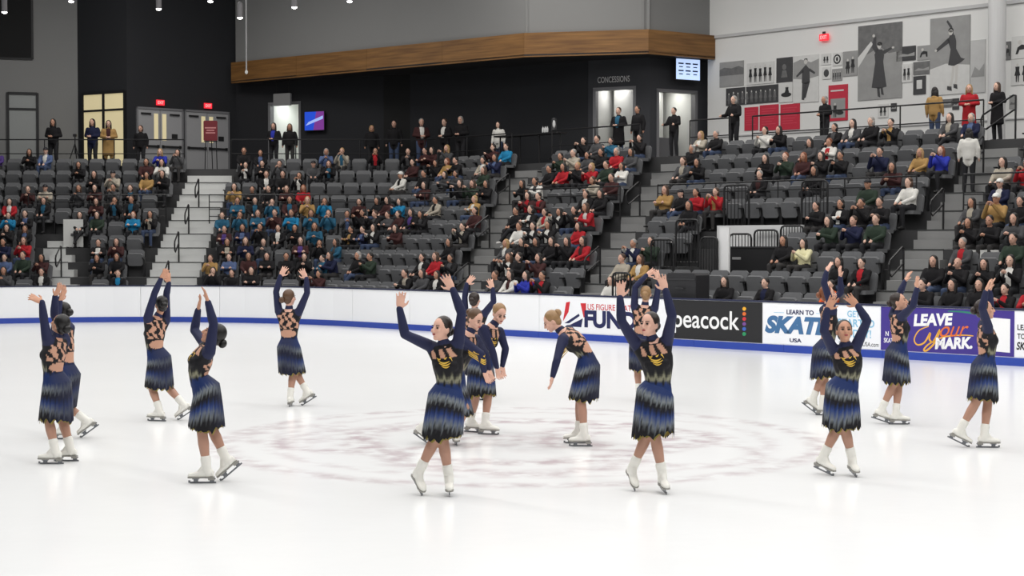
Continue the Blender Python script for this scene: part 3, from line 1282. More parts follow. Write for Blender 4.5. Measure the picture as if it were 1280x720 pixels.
    dirn = ((knee_mid - pel).normalized() * 0.75 - Z * 0.4 + Vector(P.get('swing', (0, 0, 0)))).normalized()
    hemc = pel + dirn * hem_len

    def skirt_mesh(name, shrink, extra, material, parent, ncol):
        vs, fs, cc = [], [], []
        for j in range(nV + 1):
            v = j / nV
            for k in range(nA):
                th = 2 * math.pi * k / nA
                if v < 0.32:
                    w = v / 0.32
                    c = topc * (1 - w) + hipc * w
                    ru, rv = .126 + (.172 - .126) * w, .097 + (.142 - .097) * w
                else:
                    w = (v - 0.32) / 0.68
                    c = hipc * (1 - w) + hemc * w
                    ru, rv = .172 + P.get('flare', .018) * w, .142 + (P.get('flare', .018) + .012) * w
                fold = 1 + 0.035 * max(0, v - 0.3) * math.sin(th * 11 + ph1 * 5) + 0.03 * max(0, v - 0.3) * math.sin(th * 17 + ph2 * 3)
                u_ = l0 * (1 - v) + lv * v
                f_ = f0 * (1 - v) + fv * v
                p = c + u_.normalized() * ((ru - shrink) * sc * fold * math.cos(th)) + f_.normalized() * ((rv - shrink) * sc * fold * math.sin(th))
                p = p + dirn * ((hemL[(k + int(extra * 100)) % nA] + extra) * max(0, (v - 0.75) / 0.25) * sc)
                vs.append(T(p))
                if ncol:
                    st = 0.035 * math.sin(th * 23 + ph1) + 0.03 * math.sin(th * 37 + ph2) + 0.05 * math.sin(th * 2 + ph1)
                    x = v + st
                    if x < 0.26:
                        col = BLUE * 0.62
                    elif x < 0.40:
                        t = (x - 0.26) / 0.14
                        col = BLUE * 0.62 * (1 - t) + PALEB * t
                    elif x < 0.48:
                        t = (x - 0.40) / 0.08
                        col = PALEB * (1 - t) + BLACKC * t
                    elif x < 0.58:
                        col = BLACKC
                    elif x < 0.70:
                        t = (x - 0.58) / 0.12
                        col = BLACKC * (1 - t) + BLUE * t
                    elif x < 0.84:
                        t = (x - 0.70) / 0.14
                        col = BLUE * (1 - t) + PALEB * 0.8 * t
                    elif x < 0.90:
                        t = (x - 0.84) / 0.06
                        col = PALEB * 0.8 * (1 - t) + BLACKC * t
                    else:
                        col = BLACKC
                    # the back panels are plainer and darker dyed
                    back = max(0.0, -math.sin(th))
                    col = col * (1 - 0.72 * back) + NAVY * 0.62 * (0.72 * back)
                    cc.append(col)
        for j in range(nV):
            for k in range(nA):
                k2 = (k + 1) % nA
                fs.append((j * nA + k, j * nA + k2, (j + 1) * nA + k2, (j + 1) * nA + k))
        o = mesh_obj(name, vs, fs, material, parent, True)
        if ncol:
            set_colors(o.data, np.array(cc))
        return o

    sk = skirt_mesh('skirt', 0.0, 0.0, DRESS, root, True)
    skirt_mesh('skirt_lining', 0.014, 0.012, LINING, sk, False)

    # ---------------- hair
    b = MB()
    b.ellipsoid(T(head + hu * 0.030 - hf * 0.026), hl, hf, hu, .0815, .092, .093, 22, 16)
    b.ellipsoid(T(head - hu * 0.03 - hf * 0.055), hl, hf, hu, .062, .05, .06, 14, 10)
    hair = b.build('hair', HAIR[P.get('hair', 'dark')], root, True)
    bun_off = P.get('bun', (0, 0.105, 0.0))
    b = MB()
    bc = T(head - hf * (bun_off[1] + 0.018) + hl * bun_off[0] + hu * bun_off[2])
    b.ellipsoid(bc, hl, hf, hu, .046, .040, .046, 16, 10)
    b.ellipsoid(bc + hf * 0.012, hl, hf, hu, .040, .040, .040, 12, 8)
    b.build('hair_bun', HAIR[P.get('hair', 'dark')], hair, True)
    # ---------------- face
    for sg in (1, -1):
        b = MB()
        b.ellipsoid(T(head + hl * (0.031 * sg) + hf * 0.0815 + hu * 0.004), hl, hf, hu, .015, .006, .0075, 10, 6)
        b.build('eye', EYE_DARK, root, True)
        b = MB()
        b.limb(T(head + hl * (0.016 * sg) + hf * 0.086 + hu * 0.024), T(head + hl * (0.047 * sg) + hf * 0.074 + hu * 0.026), [(0, .004), (1, .003)], 6)
        b.build('eyebrow', BROW, root, True)
    b = MB()
    b.ellipsoid(T(head - hu * 0.056 + hf * 0.090), hl, hf, hu, .021, .006, .0085, 12, 6)
    b.build('lips', LIP, root, True)

    # ---------------- skates
    for sd in 'LR':
        h, k, a_ = legs[sd]
        ank, ff, fu, ffh = feet[sd]
        fl_ = ff.cross(fu).normalized()
        shd = (k - a_).normalized()
        b = MB()
        fp = [(-.068, -.048, .020, .026), (-.060, -.044, .029, .034), (-.03, -.040, .033, .040), (.0, -.042, .034, .040), (.05, -.050, .036, .036),
              (.10, -.056, .041, .028), (.14, -.060, .040, .024), (.168, -.063, .030, .020), (.182, -.066, .014, .012)]
        b.loft([(T(ank + ff * x + fu * z_), fl_, fu, a, c) for x, z_, a, c in fp], 16)
        b.limb(T(ank - fu * 0.04 - ff * 0.012), T(ank), [(0, .045), (1, .045)])
        b.limb(T(ank - fu * 0.02), T(ank + shd * 0.05), [(0, .046), (1, .046)])
        b.limb(T(ank), T(ank + shd * 0.105), [(0, .045), (0.6, .048), (0.95, .051), (1, .049)], 16)
        b.limb(T(ank + ff * 0.02 + fu * 0.01), T(ank + ff * 0.07 - fu * 0.04), [(0, .036), (1, .030)])
        boot = data_obj('skate_boot', remesh(b, 0.007, 2), BOOT_WHITE, root, True)
        # sole with heel
        b = MB()
        pr_ = [(-.072, .030), (-.03, .034), (.02, .026), (.07, .032), (.12, .041), (.16, .036), (.182, .018)]
        b.v, b.f = [], []
        vs = []
        for x, w in pr_:
            for zz in (-.090, -.078):
                for sgn in (1, -1):
                    vs.append(T(ank + ff * x + fl_ * (w * sgn) + fu * zz))
        fs = []
        for i in range(len(pr_) - 1):
            q, r = i * 4, i * 4 + 4
            fs += [(q, q + 1, r + 1, r), (q + 2, r + 2, r + 3, q + 3), (q, r, r + 2, q + 2), (q + 1, q + 3, r + 3, r + 1)]
        n_ = (len(pr_) - 1) * 4
        fs += [(0, 2, 3, 1), (n_, n_ + 1, n_ + 3, n_ + 2)]
        b.add(vs, fs)
        b.box(T(ank - ff * 0.045 - fu * 0.094), ff, fl_, fu, .028, .027, .014)
        b.build('sole', BOOT_SOLE, boot)
        b = MB()
        b.box(T(ank + ff * 0.035 - fu * 0.132), ff, fl_, fu, .125, .0025, .008)
        b.box(T(ank + ff * 0.168 - fu * 0.124), ff, fl_, fu, .010, .0025, .012)
        for x in (-.05, .105):
            b.box(T(ank + ff * x - fu * 0.113), ff, fl_, fu, .022, .005, .016)
            b.box(T(ank + ff * x - fu * 0.098), ff, fl_, fu, .032, .018, .004)
        b.build('blade', STEEL, boot)
    return root


# image positions: pelvis, neck, head; arms as (x, y, depth sign) for elbow, wrist, fingertips; feet as (ankle x, contact y, yaw, toe pitch)
SK = [
    ('skater with raised arms seen from behind, overlapping another skater at the boards end', dict(
        seed=1, yaw=-112, hyaw=-125, hpitch=25, pelvis=(71, 481), waist=(66, 456), neck=(71.5, 421), head=(75, 405), hair='black', skin='tan',
        armL=((55, 401, 0), (52.5, 378, 0), (45, 374, 0)), armR=((68, 394, 1), (69, 371, 0), (73, 362, 0)),
        footL=(67, 580, -92, 0), footR=(86, 576.5, -92, 0))),
    ('skater mostly hidden behind another, one white skate stretched back', dict(
        seed=2, yaw=-108, hyaw=-118, pelvis=(85, 470), neck=(78.5, 406), head=(77.5, 390), hair='black', skin='tan',
        armL=((72, 392, 0), (75, 377, 0), (79, 368, 0)), armR=((70, 391, 1), (76, 372, 0), (79, 364, 0)),
        footL=(79, 549, -92, 0), footR=(106, 547, -88, 36))),
    ('skater with clasped raised hands and bare back, before the blank board', dict(
        seed=3, yaw=-130, hyaw=-150, pelvis=(199, 449), waist=(193, 428), neck=(197, 395), head=(201.5, 381), hair='black', skin='tan',
        armL=((193, 367, 0), (201, 349, 0), (206, 341, 0)), armR=((208, 368, 1), (211, 354, 0), (210, 344, 0)),
        footL=(198.5, 526.5, -105, 0), footR=(228, 525, -90, 34))),
    ('skater arching back with face lifted, gold lining showing under her skirt', dict(
        seed=4, yaw=-72, hyaw=-80, hpitch=28, pelvis=(258, 487), waist=(248, 464), neck=(262, 432), head=(267, 418), hair='black', skin='tan',
        bun=(0, 0.10, -0.04),
        armL=((267, 405, -1), (260, 378, 0), (257, 368, 0)), armR=((243, 413, 1), (247.5, 388, 0), (250.5, 373, 0)),
        footL=(257, 604, -90, 0), footR=(281, 601, -80, 40))),
    ('skater seen squarely from behind with both arms curved up, brown bun', dict(
        seed=5, yaw=172, hyaw=155, pelvis=(361, 434), neck=(361, 386), head=(362, 372), hair='brown', skin='fair', bun=(0.06, 0.085, -0.03),
        armL=((345, 365, 0), (350.5, 345, 0), (357, 334, 0)), armR=((384, 366, 0), (383, 348, 0), (376, 336, 0)),
        footR=(362, 508, 178, 0), footL=(383, 507, -105, 32))),
    ('front skater facing us with one arm flung wide and one arm high', dict(
        seed=6, yaw=-14, hyaw=-42, hpitch=6, pelvis=(558, 495), waist=(561, 470), neck=(556, 429), head=(551.5, 411), hair='dark', skin='fair',
        bun=(0, 0.10, -0.015), palmR=(0, -1, 0), palmL=(0, -1, 0),
        armR=((506, 418, -1), (499.5, 386, 0), (501.5, 366, 0)), armL=((577, 391, -1), (566, 362, 0), (556, 345, 0)),
        shR=(539, 433), shL=(573, 428),
        footL=(523, 619.5, 28, 33), footR=(561, 621.5, 4, 6))),
    ('blonde skater bowing forward with both hands hanging down, feet side by side', dict(
        seed=7, yaw=45, hyaw=25, hpitch=-28, armsup=False, pelvis=(601, 456), waist=(605, 436), neck=(617, 405), dy_neck=-0.10, head=(624.5, 392),
        hair='light', skin='fair', bun=(0.0, 0.10, 0.02),
        armR=((615, 437, -1), (621, 459, 0), (624, 473, 0)), armL=((632, 436, 0), (628, 457, 0), (629.5, 473, 0)),
        footR=(588, 540, 62, 0), footL=(606, 543, 74, 0))),
    ('brown-haired skater leaning down close behind the wide-armed skater', dict(
        seed=8, flare=0.075, yaw=52, hyaw=48, hpitch=-25, armsup=False, pelvis=(566, 478), waist=(574, 452), neck=(588, 414), dy_neck=-0.12, head=(594.5, 399),
        hair='brown', skin='fair', bun=(0, 0.10, 0.03),
        armR=((601, 442, -1), (605, 464, 0), (610, 476, 0)), armL=((606, 440, 1), (611, 461, 0), (615, 473, 0)),
        footR=(527, 555, 50, 24), footL=(569, 555.5, 8, 0))),
    ('skater farthest back in the bowing pair, arms raised in a wide curve', dict(
        seed=9, yaw=178, hyaw=160, pelvis=(594, 437), neck=(593.5, 388), head=(593.5, 375), hair='dark', skin='fair',
        armL=((581, 371, 0), (583.5, 355, 0), (592, 345, 0)), armR=((617, 377, 0), (616, 361, 0), (611, 347, 0)),
        footL=(592, 500, 170, 0), footR=(602, 500, -150, 0))),
    ('bowing skater with open back and blonde bun, one arm hanging before her', dict(
        seed=10, yaw=-104, hyaw=-92, hpitch=-32, armsup=False, pelvis=(735, 458), waist=(727, 436), neck=(700.5, 413), head=(689.5, 401.5), hair='light', skin='fair',
        bun=(0, 0.095, 0.045),
        armL=((696, 450, -1), (691, 470, 0), (687, 486, 0)), armR=((697, 447, 1), (692, 467, 0), (689, 482, 0)), shL=(703, 424),
        footL=(731, 558, -96, 0), footR=(724, 554, -94, 0))),
    ('tall front skater facing us with both palms raised beside her head', dict(
        seed=11, yaw=-8, hyaw=-38, hpitch=4, pelvis=(819, 491), waist=(822.5, 468), neck=(816.5, 423), head=(811.5, 405.5), hair='dark', skin='fair',
        bun=(0, 0.10, -0.01), palmR=(0, -1, 0), palmL=(0, -1, 0), size=1.03,
        armR=((777, 402, -1), (775, 372, 0), (777, 346, 0)), armL=((840, 395, -1), (832, 363, 0), (824, 339, 0)), shR=(795, 430), shL=(834, 425),
        footL=(791, 614, 15, 33), footR=(829, 618.5, 8, 6))),
    ('skater seen from behind, hidden behind the tall front skater', dict(
        seed=12, yaw=172, hyaw=168, pelvis=(801, 430), neck=(806, 381), head=(807.5, 367.5), hair='light', skin='fair',
        armL=((794, 359, 0), (808, 344, 0), (818, 338, 0)), armR=((822, 364, 0), (824, 350, 0), (820, 340, 0)),
        footL=(799, 502, 175, 0), footR=(812, 503, -170, 0))),
    ('auburn-haired skater in profile behind another, one skate toe pointed back', dict(
        seed=13, yaw=104, hyaw=88, hpitch=8, pelvis=(1029, 438), waist=(1036, 417), neck=(1034.5, 383), head=(1035, 367.5), hair='auburn', skin='fair',
        armR=((1030, 354, -1), (1033, 340, 0), (1041, 325, 0)), armL=((1051, 366, 1), (1050.5, 347, 0), (1049, 328, 0)),
        footR=(1017, 518, 70, 36), footL=(1029, 519, 85, 0))),
    ('front skater with head tipped up and arms rounded overhead, legs crossed', dict(
        seed=14, yaw=-4, hyaw=-2, hpitch=14, pelvis=(1053, 487), waist=(1060, 466), neck=(1056, 432), head=(1055.5, 414), hair='black', skin='tan',
        bun=(0, 0.10, 0), palmR=(0, -1, 0), palmL=(0, -1, 0),
        armR=((1030, 414, -1), (1034, 387, 0), (1044, 369, 0)), armL=((1084, 401, 0), (1072, 382, 0), (1058, 369, 0)), shR=(1041, 436), shL=(1070, 433),
        footL=(1030, 595, 38, 14), footR=(1067, 597, 4, 8))),
    ('skater in profile with arms up before the purple banner lettering', dict(
        seed=15, yaw=100, hyaw=62, hpitch=12, pelvis=(1121, 441), waist=(1125, 420), neck=(1121.5, 392), head=(1124, 377), hair='dark', skin='warm',
        armR=((1141, 383, -1), (1146, 361, 0), (1146.5, 345, 0)), armL=((1125, 366, 1), (1131, 352, 0), (1137, 341, 0)),
        footR=(1103, 530, 80, 18), footL=(1121, 530.5, 88, 0))),
    ('skater in profile farthest along the boards, hand raised before her face', dict(
        seed=16, yaw=84, hyaw=82, hpitch=6, pelvis=(1230, 458), waist=(1234, 436), neck=(1231, 405), head=(1231, 387), hair='dark', skin='warm',
        armR=((1228, 386, -1), (1232, 365, 0), (1237, 352, 0)), armL=((1238, 384, 1), (1237, 364, 0), (1241, 351, 0)),
        footR=(1202, 559, 80, 26), footL=(1232, 559.5, 88, 0))),
]
for lab_, P_ in SK:
    make_skater(lab_, P_)


# ================================================================== seats and spectators
SEAT_W = 0.58
ROW_WORD = ['first', 'second', 'third', 'fourth', 'fifth', 'sixth', 'seventh', 'eighth', 'ninth', 'tenth']


def rounded_box(m, c, ax, ay, az, hx, hy, hz, r=0.05):
    """box with chamfered outline in its ax/az face"""
    c, ax, ay, az = Vector(c), Vector(ax), Vector(ay), Vector(az)
    pts = [(-hx + r, -hz), (hx - r, -hz), (hx, -hz + r), (hx, hz - r), (hx - r, hz), (-hx + r, hz), (-hx, hz - r), (-hx, -hz + r)]
    n = len(pts)
    vs = [c + ax * x + az * z - ay * hy for x, z in pts] + [c + ax * x + az * z + ay * hy for x, z in pts]
    fs = [tuple(range(n)), tuple(range(2 * n - 1, n - 1, -1))]
    for i in range(n):
        j = (i + 1) % n
        fs.append((i, n + i, n + j, j))
    m.add(vs, fs)


X1, Y1 = Vector((1, 0, 0)), Vector((0, 1, 0))
tilt = math.radians(12)
BY, BZ = Vector((0, math.cos(tilt), -math.sin(tilt))), Vector((0, math.sin(tilt), math.cos(tilt)))
# seat local frame: origin on the tread under the seat back, facing -Y
m = MB(); rounded_box(m, (0, 0.0, 0.63), X1, BY, BZ, 0.255, 0.035, 0.235, 0.06); ME_BACK = m
m = MB(); rounded_box(m, (0, 0.045, 0.60), X1, BY, BZ, 0.245, 0.012, 0.22, 0.05); ME_SHELL = m
UZ = Vector((0, -0.25, 0.97)).normalized(); UY = Vector((0, 0.97, 0.25)).normalized()
m = MB(); rounded_box(m, (0, -0.13, 0.55), X1, UY, UZ, 0.235, 0.04, 0.20, 0.05); ME_PAN = m            # folded up
m = MB(); rounded_box(m, (0, -0.24, 0.43), X1, Vector((0, 0, 1)), Vector((0, 1, 0)), 0.235, 0.045, 0.22, 0.05); ME_PANDOWN = m
m = MB(); m.box((0, -0.14, 0.60), X1, Y1, Z, 0.022, 0.17, 0.018); m.box((0, -0.05, 0.30), X1, Y1, Z, 0.018, 0.05, 0.30); ME_ARM = m


def shared(mbx, name, material):
    me = bpy.data.meshes.new(name)
    me.from_pydata(mbx.v, [], mbx.f)
    me.materials.append(material)
    me.update()
    return me


D_BACK, D_SHELL, D_PAN, D_ARM = (shared(ME_BACK, 'seat_back', SEAT_GREY), shared(ME_SHELL, 'seat_shell', SEAT_DARK),
                                 shared(ME_PAN, 'seat_cushion', SEAT_GREY), shared(ME_ARM, 'seat_arm', BLACK_METAL))


def near_aisle(p, i):
    for a in range(len(AISLES)):
        f, b_, hw, r0, r1 = AISLES[a]
        if r0 <= i <= r1:
            c, n = aisle_centre(a, i)
            u = Vector((n.y, -n.x, 0))
            d = p - c
            if abs(d.dot(u)) < hw + 0.29 and abs(d.dot(n)) < 1.2:
                return True
    return False


SEATS = []          # dicts: row, pos, n, px (image column), taken
for i in range(ROWS):
    o = O0 + TREAD * i + SEAT_O
    y, bx = facet_y(o), break_x(o)
    n_f = Vector((0, 1, 0))
    k = 0
    x = bx - 0.42
    spots = []
    while x > -0.36 * y:
        spots.append((Vector((x, y, 0)), n_f))
        x -= SEAT_W
    spots.reverse()
    t = 0.42
    base_ = Vector((bx, y, 0))
    while True:
        p = base_ + E * t
        if p.x > 0.352 * p.y:
            break
        spots.append((p, M))
        t += SEAT_W
    for p, n in spots:
        tt_ = (p - B0).dot(E)
        if 2 <= i <= 4 and n is M and VOM_L - 0.3 < tt_ < VOM_R + 0.3:
            continue
        if near_aisle(p, i):
            continue
        zt = tread_z(i)
        SEATS.append(dict(row=i, p=Vector((p.x, p.y, zt)), n=n, head=project((p - n * 0.16) + Z * (zt + 1.13)), taken=None))

# ------------------------------------------------------------------ people in the stands, read from the photograph:
# x, y of the head, colour of the top, colour inside, hair
CROWD = """
5 180 P W c;32 184 K K d;54 185 D W c;108 202 K K d;127 215 K K d;152 214 E E c;31 231 M M b;67 230 E E c;94 228 G G b;119 232 M M d;144 234 G G d
21 251 R W d;47 255 K T d;33 267 K D d;46 270 K D b;22 286 K K d;43 282 R R b;19 304 N N d;2 307 D D d;6 275 C C d;97 266 K T d;123 267 F F d;126 249 M M d
136 248 K T b;153 248 K T b;156 266 C C r;133 300 K W d;157 298 M M d;108 323 K K d;127 322 K K d;149 322 K C b;10 333 G G d;20 327 F F d;37 325 M M d;50 328 K W d
196 186 B B l;220 187 G G d;184 202 M M d;206 201 W W d;179 217 Y Y d;200 217 K K d;165 231 K T b;174 266 K E d;251 298 Y Y b;261 288 M P d;270 269 T T b
301 187 K K b;292 202 K W d;317 187 K D d;329 192 K K d;341 198 G G d;326 213 K W b;347 216 K K d;377 219 K W d;277 233 Y Y d;299 233 K K d;321 232 K K d;343 233 M M b
364 231 R R r;268 245 T T b;298 246 K T d;321 249 T T b;340 247 M T d;362 248 Y Y l;382 251 T T b;293 265 T T b;317 267 T T b;344 267 M M b;363 267 C C b;376 274 K K d
387 272 T T b;283 287 K E d;307 285 N D d;325 287 K K d;340 286 K W d;372 284 M P d;305 307 N N b;328 304 G G d;341 317 K K d;301 320 M M d;321 323 K K d;360 318 K K d
375 327 K K d;288 323 D D d;252 323 K K d;270 333 K K d;405 184 D D g;428 185 E T l;398 199 G G c;421 204 K T b;479 189 K R d;502 192 K G d;527 186 M M d;509 213 W K w
407 248 C C b;442 250 M M d;463 248 K K d;489 249 M M d;503 247 C C d;428 267 G D d;444 262 K K d;459 267 K G b;477 267 G G d;500 265 M M d;510 267 K P d;388 270 T T b
436 285 K Y d;453 285 N D d;475 286 K W d;492 286 M M d;408 293 K K d;397 303 T T d;420 305 T G d;397 327 M M d;420 326 N N d;443 326 K K g;467 329 F F d;518 340 K E d
544 185 M M d;562 182 G G l;626 184 M M d;644 181 C C d;522 201 M M d;544 202 K K d;559 198 Y Y r;580 202 K K d;600 197 E W d;617 195 N D d;532 215 K K d;553 213 G G d
572 216 G G d;600 213 F F b;535 231 M M d;577 231 K K d;597 228 F F b;649 227 K K d;547 247 E K d;620 245 K K d;636 244 M R d;647 240 K K d;537 267 K G d;603 265 M M d
617 264 Y W l;631 262 W W b;645 265 K W d;597 282 K E d;617 282 G W l;636 282 K K d;559 303 K K d;571 308 K G d;589 307 K G d;607 306 K W b;624 307 K K d;636 308 K K d
649 314 M M d;533 323 K W d;549 324 R R b;562 323 K W d;587 322 G G g;602 325 G G b;625 335 W M d;646 325 B B d;540 343 G G d;635 348 K W d;727 180 K K d;745 177 G G d
762 179 T T d;702 194 F F d;719 192 E E g;772 190 R R g;788 189 G G d;680 211 K K d;697 210 R R d;752 197 K K d;731 212 K K l;747 212 R R l;769 209 W W d;788 207 F F d
738 195 G G d;667 228 W G d;755 223 E E b;776 223 M M d;793 228 G W d;752 248 K K d;762 244 K W d;781 244 R K d;661 250 M R d;674 263 E R d;696 262 K W d;717 262 K K d
734 262 R W b;667 287 K W d;691 287 K W d;720 284 R R d;677 309 K K d;701 302 K K d;761 302 R M d;781 302 N W g;662 325 K R d;769 327 E E b;793 325 Y W b;776 328 W W b
812 176 K K d;823 190 G E b;837 190 K K g;871 188 K K d;895 172 K K g;865 168 E W l;806 206 K W d;788 206 M M b;812 222 Y Y b;842 240 K K c;880 230 R R d;872 245 K K d
895 242 R Y b;802 302 F F d;965 167 W W d;978 168 K K d;1008 169 G G d;1029 166 W R r;1054 161 K G d;1072 161 G W d;1006 187 M M r;1024 184 K K d;952 205 K M g
968 204 K K d;992 201 F F r;1019 200 K K d;1040 197 K K d;1077 232 F F c;1033 259 K K d;1032 262 F F d;1047 283 N N b;974 302 K K d;993 307 Q Q d;957 358 K N d;1061 268 K W d
1097 158 K K g;1112 159 K Y d;1108 187 N N d;1139 181 Y Y l;1161 193 B B r;1182 151 G E d;1215 152 N D g;1111 215 M M d;1130 217 W W b;1092 240 K K d;1195 237 G E d
1214 231 N W w;1165 257 E E l;1237 252 Y Y w;1269 211 E E d;1268 250 K K d;1257 252 G G d;1257 207 R R d;1084 264 K K d;1129 281 F F b;1159 277 K W d;1186 277 K K d
1211 282 G R g;1236 284 K K d;1204 309 K K x;1070 335 K R d;1083 333 K K d;1129 336 K K d;1145 336 K K d;1175 340 K K d;1202 338 K K d;1232 337 K K d;1251 342 K R d
1276 291 F F d;1066 359 O K d;1093 358 N W d;1117 360 K K d;1137 362 R K d;1262 361 R K d;905 366 K K d;1277 318 K W d
"""
CCOL = {'K': ('black', srgb(30, 29, 31)), 'G': ('grey', srgb(74, 74, 76)), 'N': ('navy', srgb(32, 36, 62)), 'T': ('teal', srgb(44, 92, 118)),
        'C': ('bright blue', srgb(36, 124, 168)), 'R': ('red', srgb(170, 38, 46)), 'W': ('white', srgb(216, 214, 208)), 'M': ('maroon', srgb(66, 40, 40)),
        'Y': ('tan', srgb(168, 134, 84)), 'B': ('royal blue', srgb(46, 56, 160)), 'P': ('purple', srgb(82, 62, 124)), 'E': ('beige', srgb(168, 160, 146)),
        'O': ('orange', srgb(206, 90, 44)), 'F': ('dark green', srgb(46, 58, 48)), 'D': ('slate blue', srgb(84, 100, 136)), 'Q': ('cream', srgb(224, 218, 176))}
HNAME = {'d': 'dark hair', 'b': 'brown hair', 'l': 'blonde hair', 'g': 'grey hair', 'c': 'a dark cap', 'w': 'a white cap', 'r': 'reddish hair', 'x': 'a shaved head'}
HCOL = {'d': srgb(30, 26, 25), 'b': srgb(72, 52, 40), 'l': srgb(166, 134, 92), 'g': srgb(150, 146, 142), 'c': srgb(28, 28, 34), 'w': srgb(226, 226, 222),
        'r': srgb(124, 70, 44)}
CM = {k: mat('cloth_' + v[0].replace(' ', '_'), v[1], 0.85, spec=0.2, noise=0.12, nscale=14) for k, v in CCOL.items()}
HM = {k: mat('crowd_hair_' + k, v, 0.6, noise=0.2, nscale=20) for k, v in HCOL.items()}
JEANS = [mat('trousers_black', srgb(28, 28, 32), 0.8), mat('trousers_denim', srgb(58, 72, 100), 0.85), mat('trousers_grey', srgb(52, 50, 50), 0.85)]
SHOE = [mat('shoe_dark', srgb(24, 23, 23), 0.6), mat('shoe_white', srgb(210, 208, 204), 0.6)]
CSKIN = [mat('crowd_skin_a', srgb(206, 162, 142), 0.55), mat('crowd_skin_b', srgb(186, 138, 114), 0.55), mat('crowd_skin_c', srgb(216, 176, 156), 0.55)]


def crowd_body(pose):
    """seated or standing figure facing -Y, origin on the floor; returns mesh with slots skin, top, inner, trousers, shoes"""
    b = MB()
    seg = []

    def lim(a, c, prof, mi, n=10):
        b.limb(a, c, prof, n)
        seg.append((Vector(a), Vector(c), sum(r for _, r in prof) / len(prof), mi))
    stand_ = pose.startswith('stand')
    if stand_:
        hip, nk, hd = Vector((0, 0, 0.92)), Vector((0, 0.0, 1.42)), Vector((0, -0.025, 1.575))
        for sg in (1, -1):
            lim((0.09 * sg, 0, 0.90), (0.10 * sg, -0.02, 0.50), [(0, .098), (1, .07)], 3)
            lim((0.10 * sg, -0.02, 0.50), (0.11 * sg, 0.02, 0.10), [(0, .07), (1, .055)], 3)
            lim((0.11 * sg, 0.03, 0.045), (0.12 * sg, -0.13, 0.04), [(0, .045), (1, .04)], 4)
    else:
        ly = {'lean': -0.14, 'crossed': 0.0}.get(pose, -0.03)
        hip, nk, hd = Vector((0, -0.10, 0.50)), Vector((0, -0.07 + ly, 0.98)), Vector((0, -0.10 + ly * 1.25, 1.12))
        for sg in (1, -1):
            kx = 0.13 if pose != 'kneecross' else 0.10
            kn = Vector((kx * sg, -0.52, 0.53))
            lim((0.09 * sg, -0.12, 0.50), kn, [(0, .095), (1, .066)], 3)
            ft = Vector((kx * sg, -0.50, 0.10))
            if pose == 'kneecross' and sg > 0:
                ft = Vector((-0.10, -0.66, 0.22))
            lim(kn, ft, [(0, .064), (1, .048)], 3)
            lim(ft - Z * 0.05 + Vector((0, .03, 0)), ft + Vector((0, -0.14, -0.055)), [(0, .045), (1, .038)], 4)
    up_ = (nk - hip)
    secs = [(-.1, .165, .125), (0.1, .185, .135), (.35, .178, .128), (.6, .195, .138), (.8, .198, .125), (.93, .125, .088), (1.0, .065, .06)]
    b.loft([(hip + up_ * t, X1, Y1, a, c) for t, a, c in secs], 16)
    seg.append((hip - up_ * (0.16 if stand_ else 0.0), hip + up_ * 0.86, 0.15 if stand_ else 0.125, 1))
    b.ellipsoid(nk + Vector((0, 0.02, -0.015)), X1, Y1, Z, .098, .085, .048, 14, 8)      # collar
    if pose == 'stand_coat':
        b.loft([((0, 0, z_), X1, Y1, a, c) for z_, a, c in ((1.05, .17, .12), (0.9, .19, .14), (0.7, .20, .15), (0.52, .215, .16), (0.5, .19, .14))], 16)
        seg.append((Vector((0, 0, 1.0)), Vector((0, 0, 0.54)), 0.19, 1))
    sh_ = {sg: nk + Vector((0.175 * sg, 0.01, -0.07)) for sg in (1, -1)}
    fz = hip.z
    H = {'lap': ((.215, -.10, .25, .08, -.40, .13), ) , 'lean': ((.22, -.26, .22, .03, -.50, .30),), 'clap': ((.215, -.18, .22, .03, -.38, .40),),
         'crossed': ((.215, -.10, .24, -.10, -.26, .28),), 'phone': ((.22, -.20, .22, .05, -.40, .50),), 'kneecross': ((.215, -.10, .25, .06, -.36, .14),),
         'stand_front': ((.25, 0.02, .22, .05, -.25, .18),), 'stand_coat': ((.25, 0.02, .22, .05, -.27, .18),), 'stand_side': ((.25, 0.03, .22, .26, -0.02, -.02),), 'stand_lean': ((.25, -.06, .22, .22, -.34, .18),)}
    ex, ey, ez, hx, hy, hz = H[pose][0]
    for sg in (1, -1):
        el = Vector((ex * sg, hip.y + ey + (0.0 if stand_ else 0.0), fz + ez))
        hh = Vector((hx * sg, hip.y + hy, fz + hz))
        lim(sh_[sg], el, [(0, .072), (1, .058)], 1)
        wr = el + (hh - el) * 0.86
        lim(el, wr, [(0, .056), (1, .044)], 1)
        lim(wr, hh + (hh - el).normalized() * 0.07, [(0, .034), (0.5, .036), (1, .022)], 0)
        lim(hh, hh + Vector((-0.03 * sg, -0.02, 0.05)), [(0, .016), (1, .012)], 0)
    lim(nk - Z * 0.03, hd - Z * 0.05, [(0, .055), (1, .052)], 0)
    b.ellipsoid(hd + Z * 0.01, X1, Y1, Z, .078, .095, .108, 16, 12)
    b.ellipsoid(hd + Vector((0, -0.03, -0.045)), X1, Y1, Z, .06, .065, .068, 14, 10)
    b.limb(hd + Vector((0, -0.088, 0.012)), hd + Vector((0, -0.108, -0.022)), [(0, .012), (1, .017)], 8)
    for sg in (1, -1):
        b.ellipsoid(hd + Vector((0.078 * sg, 0.01, -0.005)), Y1, X1, Z, .018, .012, .03, 8, 6)
    seg.append((hd - Z * 0.06, hd + Z * 0.03, 0.10, 0))
    me = remesh(b, 0.021, 1)
    n = len(me.polygons)
    ctr = np.empty(n * 3)
    me.polygons.foreach_get('center', ctr)
    ctr = ctr.reshape(-1, 3)
    best = np.full(n, 9.0)
    mi = np.zeros(n, dtype=np.int32)
